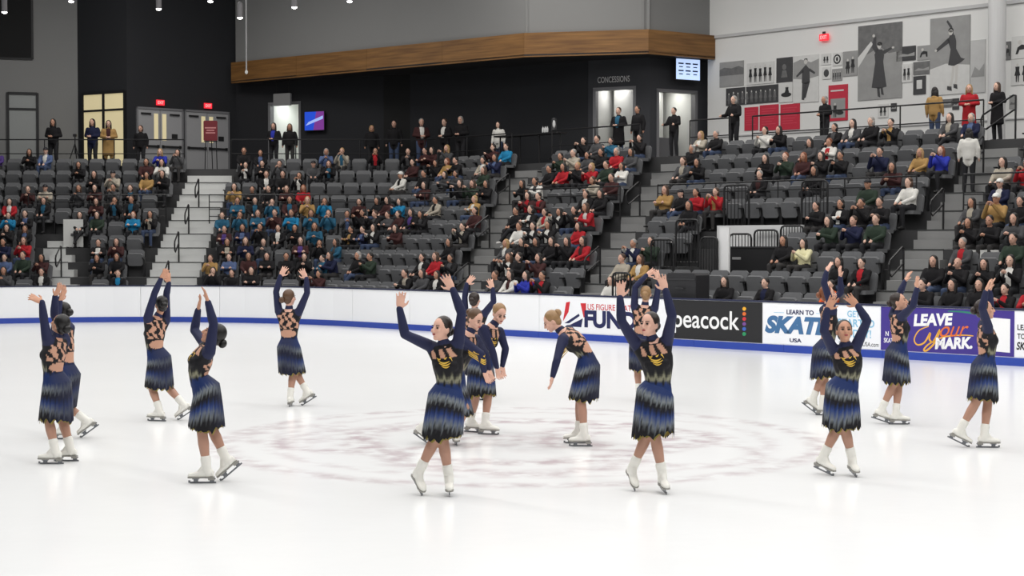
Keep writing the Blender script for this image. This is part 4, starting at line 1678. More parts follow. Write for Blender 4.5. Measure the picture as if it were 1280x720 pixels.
    for a, c, r, k in seg:
        d = seg_dist(ctr, a, c)[0] - r
        w = d < best
        best[w] = d[w]
        mi[w] = k
    tz_ = (ctr[:, 2] - hip.z) / up_.z
    mi[(mi == 0) & (tz_ < 0.96) & (np.abs(ctr[:, 0]) < 0.12) & (ctr[:, 1] > hip.y - 0.16)] = 1
    inner = (mi == 1) & (np.abs(ctr[:, 0]) < 0.030 + 0.055 * np.clip(tz_, 0, 1)) & (tz_ > 0.25) & (tz_ < 1.02) & (ctr[:, 1] < hip.y - 0.05)
    mi[inner] = 2
    # eyes and mouth
    base_n = n
    vs = [tuple(v) for v in verts_np(me)]
    fs = [tuple(p.vertices) for p in me.polygons]
    e = MB()
    for sg in (1, -1):
        e.ellipsoid(hd + Vector((0.032 * sg, -0.088, 0.008)), X1, Y1, Z, .015, .008, .008, 6, 4)
    k0 = len(vs)
    vs += e.v
    fs += [tuple(q + k0 for q in f) for f in e.f]
    mi = np.concatenate([mi, np.full(len(e.f), 5, dtype=np.int32)])
    out = bpy.data.meshes.new('body_' + pose)
    out.from_pydata(vs, [], fs)
    for mm in (CSKIN[0], CM['K'], CM['K'], JEANS[0], SHOE[0], EYE_DARK):
        out.materials.append(mm)
    out.polygons.foreach_set('material_index', mi)
    out.polygons.foreach_set('use_smooth', [True] * len(out.polygons))
    out.update()
    bpy.data.meshes.remove(me)
    return out, hd


POSES = {}
for ps in ('lap', 'lean', 'clap', 'crossed', 'phone', 'kneecross', 'stand_front', 'stand_side', 'stand_lean', 'stand_coat'):
    POSES[ps] = crowd_body(ps)


def hair_mesh(kind):
    b = MB()
    if kind == 'cap':
        b.ellipsoid((0, 0.008, 0.048), X1, Y1, Z, .086, .102, .082, 14, 8)
        b.ellipsoid((0, -0.105, 0.045), X1, Y1, Z, .062, .06, .010, 12, 6)
    else:
        b.ellipsoid((0, 0.026, 0.036), X1, Y1, Z, .088, .098, .098, 14, 10)
        if kind == 'long':
            b.loft([((0, 0.045, z_), X1, Y1, a, c) for z_, a, c in ((0.03, .092, .07), (-0.05, .098, .066), (-0.13, .10, .055), (-0.20, .085, .04), (-0.24, .05, .02))], 12)
            for sg in (1, -1):
                b.limb((0.075 * sg, 0.0, 0.02), (0.088 * sg, -0.01, -0.15), [(0, .026), (1, .02)], 8)
        if kind == 'bob':
            b.loft([((0, 0.035, z_), X1, Y1, a, c) for z_, a, c in ((0.03, .092, .075), (-0.05, .100, .072), (-0.10, .092, .06), (-0.115, .06, .04))], 12)
    me = bpy.data.meshes.new('hair_' + kind)
    me.from_pydata(b.v, [], b.f)
    me.polygons.foreach_set('use_smooth', [True] * len(me.polygons))
    me.materials.append(HM['d'])
    me.update()
    return me


HAIRS = {k: hair_mesh(k) for k in ('short', 'long', 'bob', 'cap')}


def slot(o, i, material):
    o.material_slots[i].link = 'OBJECT'
    o.material_slots[i].material = material


def make_person(pos, n, pose, top, inner, hair, label, group, rnd, scale=1.0, turn=0.0):
    me, hd = POSES[pose]
    rz = math.atan2(n.y, n.x) - math.pi / 2 + turn
    o = bpy.data.objects.new('person', me)
    COL.objects.link(o)
    o.location = pos
    o.rotation_euler = (0, 0, rz)
    o.scale = (scale, scale, scale)
    slot(o, 0, CSKIN[rnd.randrange(3)])
    slot(o, 1, CM[top])
    slot(o, 2, CM[inner])
    slot(o, 3, JEANS[rnd.choice((0, 0, 0, 1, 2))])
    slot(o, 4, SHOE[rnd.choice((0, 0, 0, 1))])
    tag(o, label, 'person', group)
    if hair != 'x':
        kind = 'cap' if hair in 'cw' else rnd.choice(('long', 'long', 'bob', 'short') if hair in 'dblr' else ('short', 'bob'))
        h = bpy.data.objects.new('cap' if hair in 'cw' else 'hair', HAIRS[kind])
        COL.objects.link(h)
        h.parent = o
        h.location = hd
        slot(h, 0, HM[hair])
    return o


rc = random.Random(11)
ENTRIES = []
for ln in CROWD.strip().split('\n'):
    for it in ln.split(';'):
        a = it.split()
        if len(a) == 5:
            ENTRIES.append((float(a[0]), float(a[1]), a[2], a[3], a[4]))
seated = []
for x, y, tp, inn, hr in ENTRIES:
    best, bs = 1e9, None
    for s_ in SEATS:
        if s_['taken'] is None:
            dd = ((s_['head'][0] - x) / 1.0) ** 2 + ((s_['head'][1] - y) * 1.25) ** 2
            if dd < best:
                best, bs = dd, s_
    if best > 40 ** 2:
        continue
    bs['taken'] = (tp, inn, hr)
    seated.append(bs)
for i in range(ROWS):
    row = sorted([s_ for s_ in SEATS if s_['row'] == i and s_['taken']], key=lambda q: q['head'][0])
    for k, s_ in enumerate(row):
        tp, inn, hr = s_['taken']
        pose = rc.choice(('lap', 'lap', 'lean', 'clap', 'crossed', 'phone', 'kneecross'))
        c1 = CCOL[tp][0]
        lab = 'seated person in %s with %s, %s from left in %s row' % (c1, HNAME[hr], ordinal(k + 1), ROW_WORD[i])
        pos = s_['p'] - s_['n'] * 0.08
        make_person(pos, s_['n'], pose, tp, inn, hr, lab, 'seated spectators', rc, rc.uniform(0.93, 1.03), rc.uniform(-0.14, 0.14))

# ------------------------------------------------------------------ the seats themselves
taken_mb = MB()
for i in range(ROWS):
    row = sorted([s_ for s_ in SEATS if s_['row'] == i and not s_['taken']], key=lambda q: q['head'][0])
    for k, s_ in enumerate(row):
        rz = math.atan2(s_['n'].y, s_['n'].x) - math.pi / 2
        r = empty('stadium_seat', s_['p'], rz)
        tag(r, 'empty dark grey padded seat, %s free one from the left in the %s row' % (ordinal(k + 1), ROW_WORD[i]), 'seat', 'empty stand seats')
        for nm, me in (('backrest', D_BACK), ('back_shell', D_SHELL), ('folded_cushion', D_PAN)):
            c = bpy.data.objects.new(nm, me)
            COL.objects.link(c)
            c.parent = r
        for sg in (-1, 1):
            c = bpy.data.objects.new('armrest', D_ARM)
            COL.objects.link(c)
            c.parent = r
            c.location = (sg * 0.268, 0, 0)
more = sorted([s_ for s_ in SEATS if s_['taken']], key=lambda q: q['p'].y)[:max(0, 296 - len([q for q in SEATS if not q['taken']]))]
D_PANDOWN = shared(ME_PANDOWN, 'seat_cushion_down', SEAT_GREY)
for i in range(ROWS):
    row = sorted([s_ for s_ in SEATS if s_['row'] == i and s_['taken']], key=lambda q: q['head'][0])
    for k, s_ in enumerate(row):
        if not any(s_ is q for q in more):
            continue
        s_['built'] = True
        r = empty('stadium_seat', s_['p'], math.atan2(s_['n'].y, s_['n'].x) - math.pi / 2)
        tag(r, 'dark grey padded seat under the %s seated person from left in %s row' % (ordinal(k + 1), ROW_WORD[i]), 'seat', 'occupied stand seats')
        for nm, me in (('backrest', D_BACK), ('back_shell', D_SHELL), ('cushion', D_PANDOWN)):
            c = bpy.data.objects.new(nm, me)
            COL.objects.link(c)
            c.parent = r
for s_ in SEATS:
    if s_['taken'] and not s_.get('built'):
        rz = math.atan2(s_['n'].y, s_['n'].x) - math.pi / 2
        mt = Matrix.Translation(s_['p']) @ Matrix.Rotation(rz, 4, 'Z')
        for q in (ME_BACK, ME_SHELL, ME_PANDOWN):
            taken_mb.add([mt @ Vector(v) for v in q.v], q.f)
o = taken_mb.build('occupied_seats', SEAT_GREY)
tag(o, 'dark grey seats hidden under the seated crowd across the stands', 'seats', kind='stuff')

# ------------------------------------------------------------------ people standing on the concourse
STANDERS = [
    (68, 147, 'K', 'K', 'd', 'stand_front', 0.9, 'standing person in black jacket before the pale wall'),
    (117, 147, 'N', 'N', 'd', 'stand_front', 0.9, 'standing person in navy coat holding a cup at the lit window'),
    (137, 154, 'Y', 'M', 'd', 'stand_coat', 0.9, 'standing person in long tan coat at the lit window'),
    (177, 160, 'K', 'K', 'b', 'stand_side', 1.6, 'person in black beside the first grey double door'),
    (343, 157, 'K', 'B', 'd', 'stand_front', 0.9, 'dark figure with blue bag in the bright doorway'),
    (363, 158, 'K', 'K', 'b', 'stand_side', 0.9, 'dark figure in hooded coat in the bright doorway'),
    (465, 160, 'K', 'K', 'l', 'stand_side', 1.6, 'shadowy person beside the black recess'),
    (493, 151, 'K', 'K', 'd', 'stand_side', 1.6, 'dark clothed person standing in the black recess'),
    (527, 148, 'M', 'W', 'g', 'stand_front', 0.8, 'grey-haired person in maroon top behind the top rail'),
    (556, 152, 'K', 'W', 'b', 'stand_front', 0.8, 'person in black jacket with white scarf behind the top rail'),
    (576, 148, 'K', 'K', 'g', 'stand_front', 0.8, 'grey-haired person in black coat behind the top rail'),
    (623, 158, 'W', 'W', 'd', 'stand_side', 0.9, 'person in white sweater at the end of the high table'),
    (773, 138, 'K', 'T', 'b', 'stand_coat', 0.7, 'person in teal scarf standing in the concessions doorway'),
    (797, 136, 'K', 'K', 'd', 'stand_side', 0.7, 'person in black standing beside the concessions doorway'),
    (842, 146, 'K', 'K', 'd', 'stand_lean', 0.8, 'person in black leaning at the serving doorway'),
    (917, 124, 'K', 'K', 'g', 'stand_lean', 0.5, 'tall person in black leaning on the rail by red panels'),
    (1030, 124, 'K', 'K', 'g', 'stand_front', 0.9, 'bald person in dark jacket beside the red poster'),
    (1167, 131, 'Y', 'Y', 'd', 'stand_side', 0.9, 'person in tan parka seen from behind at the white wall'),
    (1210, 112, 'R', 'R', 'l', 'stand_coat', 0.9, 'blonde person in red coat beneath the big skater picture'),
    (1245, 113, 'K', 'K', 'b', 'stand_coat', 0.9, 'long-haired person in black coat before the pillar'),
]
for x, y, tp, inn, hr, pose, back, lab in STANDERS:
    p, n = row_pt(x, O_TOP + back)
    # people on the long side stand deeper on the concourse when they appear small
    turn = math.pi if 'from behind' in lab else rc.uniform(-0.4, 0.4)
    hz_ = at_depth(x, y, p.y).z - FLOOR_Z
    scl = max(0.92, min(1.09, hz_ / 1.60))
    make_person(Vector((p.x, p.y, FLOOR_Z)), n, pose, tp, inn, hr, lab, 'standing spectators', rc, scl, turn)

# a person in white climbing the last aisle
c, n = aisle_centre(4, 7)
make_person(c - n * 0.12 + Z * (tread_z(7) + 0.008), n, 'stand_side', 'W', 'W', 'd', 'person in white jacket climbing the last aisle, seen from behind', 'standing spectators', rc, 0.92, math.pi + 0.3)


# ================================================================== rails
def rail_run(label, pts, hgt, bars, post_gap=1.7, group='guard rails of the stands', r=0.022):
    """pts: base points along the run (with floor z)"""
    base = Vector(pts[0])
    root = empty('guard_rail', base)
    tag(root, label, 'rail', group)
    for hz_ in bars:
        m = MB()
        m.tube([Vector(p) - base + Z * hz_ for p in pts], r if hz_ == hgt else r * 0.75, 6)
        m.build('rail_bar', BLACK_METAL, root)
    for a, b in zip(pts[:-1], pts[1:]):
        a, b = Vector(a), Vector(b)
        n = max(1, int(round((b - a).length / post_gap)))
        for k in range(n + 1):
            if k == 0 and a is not pts[0] and Vector(pts[0]) != a:
                continue
            p = a + (b - a) * (k / n) - base
            m = MB()
            m.tube([p, p + Z * hgt], r * 0.9, 6)
            m.build('rail_post', BLACK_METAL, root)
    return root


def line_pts(px0, px1, o, z):
    a, na = row_pt(px0, o)
    b, nb = row_pt(px1, o)
    pts = [Vector((a.x, a.y, z))]
    if na is not nb and (na - nb).length > 0.1:
        pts.append(Vector((break_x(o), facet_y(o), z)))
    pts.append(Vector((b.x, b.y, z)))
    return pts


OR = O_TOP + 0.12
for x0, x1, lab in ((-30, 231, 'black top rail in front of the lit window and first door'),
                    (290, 640, 'long black top rail before the dark concourse wall'),
                    (690, 800, 'black top rail before the concessions doorway'),
                    (862, 912, 'black top rail before the serving doorway'),
                    (940, 1228, 'black top rail before the white picture wall')):
    rail_run(lab, line_pts(x0, x1, OR, FLOOR_Z), 1.05, (1.05, 0.55), 2.4)
OM = O0 + TREAD * 6 - 0.045
for x0, x1, lab in ((36, 208, 'black barred rail across the block beside the stair'),
                    (262, 598, 'long black barred rail across the crowded corner block'),
                    (655, 775, 'black barred rail across the block between two aisles'),
                    (822, 1145, 'black barred rail above the entrance passage'),
                    (1204, 1300, 'short black barred rail beyond the last aisle')):
    rail_run(lab, line_pts(x0, x1, OM, tread_z(6) - 0.1), 0.96, (0.96, 0.72, 0.48, 0.24), 2.0, r=0.02)


def hand_rail(label, p, n, hgt=0.95, reach=0.55, side=None):
    """stair handrail: post with a grip that slopes down the aisle and loops back"""
    root = empty('hand_rail', p)
    tag(root, label, 'rail', 'aisle hand rails')
    m = MB()
    m.tube([Vector((0, 0, 0)), Z * hgt], 0.026, 8)
    m.build('rail_post', BLACK_METAL, root)
    dn = -n
    sl = RISE / TREAD
    lp = [Z * hgt, Z * (hgt + 0.02) + dn * 0.06, dn * reach + Z * (hgt - reach * sl * 0.9), dn * (reach + 0.05) + Z * (hgt - reach * sl - 0.06),
          dn * (reach + 0.03) + Z * (hgt - reach * sl - 0.26), dn * (reach * 0.9) + Z * (hgt - reach * sl - 0.32), dn * 0.05 + Z * (hgt - 0.36), Z * (hgt - 0.36)]
    m = MB()
    m.tube(lp, 0.024, 8)
    m.build('grip_loop', BLACK_METAL, root)
    return root


HR = [(1, 1, 'hand rail lowest on the wide stair by the boards'), (1, 3, 'hand rail second up the wide pale stair'), (1, 5, 'hand rail third up the wide pale stair'),
      (1, 7, 'hand rail highest on the wide pale stair'), (0, 2, 'hand rail of the narrow stair beside the white board'),
      (2, 1, 'hand rail at the foot of the middle aisle'), (2, 7, 'hand rail high on the middle aisle'), (2, 4, 'hand rail halfway up the middle aisle'),
      (3, 2, 'hand rail low on the aisle beside the passage'), (3, 6, 'hand rail high on the aisle beside the passage'),
      (4, 2, 'hand rail low on the last aisle'), (4, 5, 'hand rail halfway up the last aisle'), (4, 8, 'hand rail near the top of the last aisle')]
for a, i, lab in HR:
    c, n = aisle_centre(a, i)
    u = Vector((n.y, -n.x, 0))
    sd = 0.0
    hand_rail(lab, c + Z * tread_z(i) + u * sd - n * 0.05, n)
# tall looped rail at the head of the last aisle
c, n = row_pt(1268, O_TOP + 0.15)
hand_rail('large looped hand rail on the concourse before the white wall', Vector((c.x, c.y, FLOOR_Z)), Vector((n.y, -n.x, 0)), 1.1, 0.9)


def hoop_rail(label, px0, px1, o, z, hgt, nbar):
    a, n = row_pt(px0, o)
    b, _ = row_pt(px1, o)
    a, b = Vector((a.x, a.y, z)), Vector((b.x, b.y, z))
    root = empty('hoop_rail', a)
    tag(root, label, 'rail', 'hooped barrier rails by the passage')
    d = b - a
    L = d.length
    d = d / L
    m = MB()
    rr = 0.1
    m.tube([Vector((0, 0, 0)), Z * (hgt - rr), d * (rr * 0.3) + Z * (hgt - rr * 0.3), d * rr + Z * hgt, d * (L - rr) + Z * hgt,
            d * (L - rr * 0.3) + Z * (hgt - rr * 0.3), d * L + Z * (hgt - rr), d * L], 0.026, 8)
    m.build('hoop', BLACK_METAL, root)
    m = MB()
    m.tube([Z * 0.12, d * L + Z * 0.12], 0.016, 6)
    m.build('lower_bar', BLACK_METAL, root)
    for k in range(1, nbar):
        m = MB()
        m.tube([d * (L * k / nbar) + Z * 0.12, d * (L * k / nbar) + Z * (hgt - 0.01)], 0.011, 5)
        m.build('baluster', BLACK_METAL, root)
    return root


hoop_rail('hooped rail in front of the white passage panel', 912, 939, O0 + TREAD * 3.75, 0.5, 2.05, 7)
hoop_rail('wide barred rail across the white passage panel', 943, 972, O0 + TREAD * 4.7, 0.5, 2.15, 8)
hoop_rail('barred rail at the far end of the white passage panel', 976, 1004, O0 + TREAD * 4.7, 0.5, 2.25, 8)
hoop_rail('tall hooped rail above the white passage panel', 1002, 1034, O0 + TREAD * 5.1, tread_z(5), 1.25, 7)
hoop_rail('hooped rail beside the red-coated child', 905, 936, O0 + TREAD * 5.1, tread_z(5), 1.2, 7)
hoop_rail('hooped rail high beside the dark passage corner', 845, 873, O0 + TREAD * 3.1, tread_z(3), 1.2, 7)
hoop_rail('hooped rail low beside the dark passage corner', 814, 842, O0 + TREAD * 2.1, tread_z(2), 1.15, 7)
hoop_rail('hooped rail at the boards under the passage corner', 766, 788, O0 + TREAD * 0.1, tread_z(0), 1.25, 6)
hoop_rail('slim barred rail closing the passage mouth', 876, 897, O0 + TREAD * 2.1, tread_z(2), 1.2, 6)

# black barrier in front of the passage
a, n = row_pt(911, O0 + TREAD * 2.9)
b, _ = row_pt(976, O0 + TREAD * 2.9)
root = empty('barrier_table', Vector((a.x, a.y, 0.5)))
tag(root, 'black draped barrier in front of the white passage panel', 'barrier')
d = (b - a)
L = d.length
d.normalize()
m = MB(); m.box(d * (L / 2) + Z * 0.85, d, M, Z, L / 2, 0.03, 0.85); m.build('drape', mat('drape_black', srgb(26, 26, 28), 0.9), root)
m = MB(); m.box(d * (L / 2) + M * 0.2 + Z * 1.72, d, M, Z, L / 2, 0.25, 0.02); m.build('table_top', SEAT_DARK, root)
m = MB(); m.box(d * (L * 0.17) - M * 0.034 + Z * 1.45, d, M, Z, 0.13, 0.004, 0.03); m.build('label_strip', mat('label_grey', srgb(150, 150, 150), 0.7), root)
# dark equipment case by the boards
c, n = row_pt(860, 0.52)
root = empty('equipment_case', Vector((c.x, c.y, 0.0)), RZ)
tag(root, 'black equipment case behind the boards at the passage mouth', 'case')
m = MB(); rounded_box(m, (0, 0, 0.82), X1, Y1, Z, 0.42, 0.25, 0.82, 0.05); m.build('case_body', SEAT_DARK, root)
m = MB()
for zz in (0.1, 1.5):
    m.box((0, -0.256, zz), X1, Y1, Z, 0.40, 0.006, 0.015)
m.build('case_trim', GREY_METAL, root)
m = MB(); m.tube([(-0.12, -0.26, 1.3), (-0.12, -0.31, 1.3), (0.12, -0.31, 1.3), (0.12, -0.26, 1.3)], 0.012); m.build('handle', GREY_METAL, root)

# ================================================================== banners on the boards
def text_mesh(body, bold=0.0, shear=0.0, space=1.0):
    cu = bpy.data.curves.new('lettering', 'FONT')
    cu.body = body
    cu.size = 1.0
    cu.shear = shear
    cu.offset = bold
    cu.space_character = space
    cu.extrude = 0.0
    ob = bpy.data.objects.new('lettering', cu)
    COL.objects.link(ob)
    dg = bpy.context.evaluated_depsgraph_get()
    me = bpy.data.meshes.new_from_object(ob.evaluated_get(dg))
    bpy.data.objects.remove(ob)
    bpy.data.curves.remove(cu)
    return me


def put_text(name, body, material, parent, org, ax, up, nrm, x0, x1, z0, z1, bold=0.0, shear=0.0, out=0.004, thick=0.003, slope=0.0, space=1.0):
    """lettering fitted into the box x0..x1, z0..z1 measured along ax and up from org"""
    me = text_mesh(body, bold, shear, space)
    V = verts_np(me)
    lo, hi = V.min(0), V.max(0)
    sx, sz = (x1 - x0) / max(hi[0] - lo[0], 1e-6), (z1 - z0) / max(hi[1] - lo[1], 1e-6)
    vs = []
    for v in V:
        x = x0 + (v[0] - lo[0]) * sx
        z_ = z0 + (v[1] - lo[1]) * sz + slope * (x - x0)
        vs.append(org + ax * x + up * z_ + nrm * (out + (thick if v[2] >= 0 else 0)))
    for v, co in zip(me.vertices, vs):
        v.co = co
    o = data_obj(name, me, material, parent)
    return o


def bu(px):
    """distance along the board line from the corner tangent under an image column"""
    p = on_line(px, CB)
    return (p - TAN).dot(E)


def bz(px, py):
    return on_line(px, CB, py).z


def banner(name, label, px0, px1, z0, z1, material):
    s0, s1 = bu(px0), bu(px1)
    o = TAN + E * s0
    root = empty(name, o)
    tag(root, label, 'banner', 'advertising banners on the boards')
    m = MB()
    m.box(E * ((s1 - s0) / 2) - M * 0.004 + Z * ((z0 + z1) / 2), E, M, Z, (s1 - s0) / 2, 0.004, (z1 - z0) / 2)
    m.build('banner_sheet', material, root)

    def T_(body, x0, x1, y_bot, y_top, material, nm='lettering', **kw):
        xm = (x0 + x1) / 2
        return put_text(nm, body, material, root, -M * 0.008, E, Z, -M, bu(x0) - s0, bu(x1) - s0, bz(xm, y_bot), bz(xm, y_top), out=0.0, **kw)

    def poly(pts, material, nm='emblem_piece', out=0.010):
        vs = [E * (bu(x) - s0) + Z * bz(x, y) - M * out for x, y in pts]
        n_ = len(vs)
        return mesh_obj(nm, vs, [tuple(range(n_ - 1, -1, -1))], material, root)
    return root, T_, poly


INK_NAVY = mat('ink_navy', srgb(28, 34, 84), 0.5)
INK_RED = mat('ink_red', srgb(206, 42, 52), 0.5)
INK_WHITE = mat('ink_white', srgb(246, 246, 246), 0.5)
INK_BLACK = mat('ink_black', srgb(24, 24, 26), 0.5)
INK_SKY = mat('ink_sky', srgb(140, 196, 226), 0.5)
INK_STEEL = mat('ink_steel', srgb(66, 112, 158), 0.5)
INK_GOLD = mat('ink_gold', srgb(238, 178, 64), 0.5)
INK_ORANGE = mat('ink_orange', srgb(228, 112, 48), 0.5)
VINYL_WHITE = mat('vinyl_white', srgb(246, 247, 250), 0.4)
VINYL_BLACK = mat('vinyl_black', srgb(34, 34, 36), 0.4)
VINYL_PURPLE = mat('vinyl_purple', srgb(66, 50, 140), 0.4)

_, Tx, poly = banner('sponsor_banner', 'white banner with red and navy emblem and large navy lettering', 692, 835, 0.17, 1.04, VINYL_WHITE)
poly([(708, 378), (713, 377), (711, 390), (704, 402)], INK_RED)
poly([(726, 379), (733, 379), (733, 395), (730, 397)], INK_RED)
poly([(706, 404), (724, 392), (725, 395), (712, 404)], INK_NAVY)
poly([(709, 408), (729, 398), (727, 409)], INK_NAVY)
Tx('US FIGURE SKATING', 735, 803, 388.5, 381, INK_RED, bold=0.01)
Tx('FUND', 731, 796, 411, 389, INK_NAVY, bold=0.045)
_, Tx, poly = banner('sponsor_banner', 'black banner with white lower-case lettering and a column of coloured dots', 837, 953.5, 0.17, 1.04, VINYL_BLACK)
Tx('peacock', 843, 925, 418, 388, INK_WHITE, bold=0.012)
for k, cdot in enumerate(((240, 176, 48), (226, 110, 44), (206, 50, 60), (120, 74, 150), (60, 100, 190), (40, 150, 96))):
    y = 386 + k * 6.3
    poly([(931 + 2.4 * math.cos(a * math.pi / 6), y + 2.4 * math.sin(a * math.pi / 6)) for a in range(12)], mat('dot_%d' % k, srgb(*cdot), 0.5), 'dot')
_, Tx, poly = banner('sponsor_banner', 'white banner with slanted blue lettering beside the black banner', 954.5, 1045, 0.17, 1.04, VINYL_WHITE)
Tx('LEARN TO', 984, 1018, 393.5, 387.5, INK_NAVY, bold=0.03)
Tx('SKATE', 957, 1039, 418, 395.5, INK_STEEL, bold=0.06, shear=0.25)
Tx('USA', 988, 1003, 428, 423, INK_NAVY, bold=0.03)
poly([(968, 390.2), (981, 390.6), (981, 391.2), (968, 390.8)], INK_SKY, 'rule')
poly([(1021, 391.6), (1034, 392), (1034, 392.6), (1021, 392.2)], INK_SKY, 'rule')
_, Tx, poly = banner('sponsor_banner', 'white banner with pale blue capitals and a web address', 1045.6, 1101, 0.17, 1.04, VINYL_WHITE)
Tx('GET', 1060, 1076, 396.5, 388.5, INK_SKY, bold=0.02)
Tx('STARTED', 1048, 1094, 409, 399, INK_SKY, bold=0.02)
Tx('TODAY!', 1052, 1090, 422, 412, INK_SKY, bold=0.02)
Tx('LearnToSkateUSA.com', 1050, 1099.5, 432.5, 427, INK_BLACK)
_, Tx, poly = banner('sponsor_banner', 'purple banner with white block capitals and golden script', 1102, 1269, 0.17, 1.04, VINYL_PURPLE)
Tx('LEAVE', 1143, 1192, 409, 393.5, INK_WHITE, bold=0.05, shear=0.1, slope=0.06)
Tx('MARK.', 1170, 1217, 438, 423, INK_WHITE, bold=0.05, shear=0.1, slope=0.06)
Tx('our', 1176, 1212, 422, 409, INK_ORANGE, bold=0.0, shear=0.45, slope=0.06)
Tx('N', 1108, 1112, 420, 414, INK_WHITE, bold=0.02)
Tx('SKATE', 1106, 1120, 428.5, 422.5, INK_WHITE, bold=0.02)


def stroke(pts, w, material, root, s0, nm='script_stroke'):
    """hand-drawn line on the banner through image points"""
    P3 = [E * (bu(x) - s0) + Z * bz(x, y) - M * 0.0105 for x, y in pts]
    # smooth
    Q = []
    for i in range(len(P3) - 1):
        p0, p1, p2, p3 = P3[max(i - 1, 0)], P3[i], P3[i + 1], P3[min(i + 2, len(P3) - 1)]
        for t in (0, .25, .5, .75):
            Q.append(0.5 * ((2 * p1) + (p2 - p0) * t + (2 * p0 - 5 * p1 + 4 * p2 - p3) * t * t + (3 * p1 - p0 - 3 * p2 + p3) * t ** 3))
    Q.append(P3[-1])
    vs, fs = [], []
    for i, q in enumerate(Q):
        d = (Q[min(i + 1, len(Q) - 1)] - Q[max(i - 1, 0)]).normalized()
        s_ = d.cross(M).normalized()
        ww = w * (0.45 + 0.55 * math.sin(math.pi * (i + 0.5) / len(Q)))
        vs += [q + s_ * ww, q - s_ * ww]
    for i in range(len(Q) - 1):
        fs.append((2 * i, 2 * i + 1, 2 * i + 3, 2 * i + 2))
    return mesh_obj(nm, vs, fs, material, root)


pb = _
sp0 = bu(1102)
stroke([(1162, 408), (1150, 413), (1144, 424), (1148, 431), (1157, 428), (1164, 416), (1163, 424), (1168, 427), (1176, 412), (1170, 428), (1160, 438), (1156, 437), (1164, 429), (1182, 421), (1205, 419), (1218, 420)],
       0.02, INK_GOLD, pb, sp0)
stroke([(1186, 389), (1206, 390), (1226, 394), (1240, 402)], 0.018, mat('ink_green', srgb(46, 130, 110), 0.5), pb, sp0)
poly([(1237, 396.5), (1264, 399), (1264, 441), (1237, 438.5)], INK_WHITE, 'blank_square')
_, Tx, poly = banner('sponsor_banner', 'white banner cut off at the end of the boards with small dark lettering', 1270, 1330, 0.17, 1.04, VINYL_WHITE)
Tx('LEARN', 1273, 1297, 413, 406, INK_BLACK, bold=0.02)
Tx('TO', 1273, 1283, 424, 417, INK_BLACK, bold=0.02)
Tx('SKATE', 1272, 1300, 438, 428, INK_BLACK, bold=0.03, shear=0.2)

# ================================================================== pictures on the white wall
PRINT_PALE = mat('print_pale', srgb(206, 206, 204), 0.6, noise=0.10, nscale=6)
PRINT_GREY = mat('print_grey', srgb(148, 148, 147), 0.6, noise=0.22, nscale=3)
PRINT_DARK = mat('print_dark', srgb(58, 58, 60), 0.6, noise=0.3, nscale=5)
PRINT_MID = mat('print_mid', srgb(104, 104, 104), 0.6, noise=0.4, nscale=6)
PRINT_RED = mat('print_red', srgb(190, 38, 62), 0.6, noise=0.08, nscale=6)
FIG_DARK = mat('figure_dark', srgb(62, 62, 64), 0.6, noise=0.15, nscale=8)
FIG_LIGHT = mat('figure_light', srgb(196, 194, 190), 0.6)
FIG_BLACK = mat('figure_black', srgb(34, 34, 36), 0.6)


def wall_pt(px, py, out=0.0):
    p = on_line(px, CW, py)
    return p - M * out


def print_on_wall(label, x0, y0, x1, y1, material, cat='picture', group='photographs on the white wall', border=False):
    """rectangle that follows the wall's perspective; corners from its image box"""
    xm, ym = (x0 + x1) / 2, (y0 + y1) / 2
    a, b = wall_pt(x0, ym), wall_pt(x1, ym)
    zt, zb = wall_pt(xm, y0).z, wall_pt(xm, y1).z
    w, h = (b - a).dot(E), zt - zb
    base = Vector((a.x, a.y, zb))
    root = empty('wall_photograph' if cat == 'picture' else 'wall_panel', base)
    tag(root, label, cat, group)
    m = MB()
    m.box(E * (w / 2) - M * 0.012 + Z * (h / 2), E, M, Z, w / 2, 0.012, h / 2)
    m.build('print_sheet', material, root)

    def shape(pts, material, nm='printed_figure', out=0.027):
        vs = [E * (u * w) + Z * (v * h) - M * out for u, v in pts]
        n_ = len(vs)
        return mesh_obj(nm, vs, [tuple(range(n_))], material, root)

    def oval(cu, cv, ru, rv, material, nm='printed_figure', out=0.028):
        return shape([(cu + ru * math.cos(a_ * math.pi / 8), cv + rv * math.sin(a_ * math.pi / 8)) for a_ in range(16)], material, nm, out)
    return root, shape, oval


def figure(shape, oval, u, v0, v1, wid, dark, light, arms='down'):
    """small standing printed figure, feet at v0, head top at v1"""
    H = v1 - v0
    shape([(u - wid * .42, v0 + H * .34), (u - wid * .25, v0 + H * .62), (u - wid * .30, v0 + H * .82), (u + wid * .30, v0 + H * .82), (u + wid * .25, v0 + H * .62), (u + wid * .42, v0 + H * .34)], dark)
    shape([(u - wid * .22, v0), (u - wid * .25, v0 + H * .36), (u - wid * .02, v0 + H * .36), (u - wid * .08, v0)], dark, out=0.0265)
    shape([(u + wid * .08, v0), (u + wid * .02, v0 + H * .36), (u + wid * .25, v0 + H * .36), (u + wid * .22, v0)], dark, out=0.0265)
    oval(u, v0 + H * .91, wid * .15, H * .085, light)


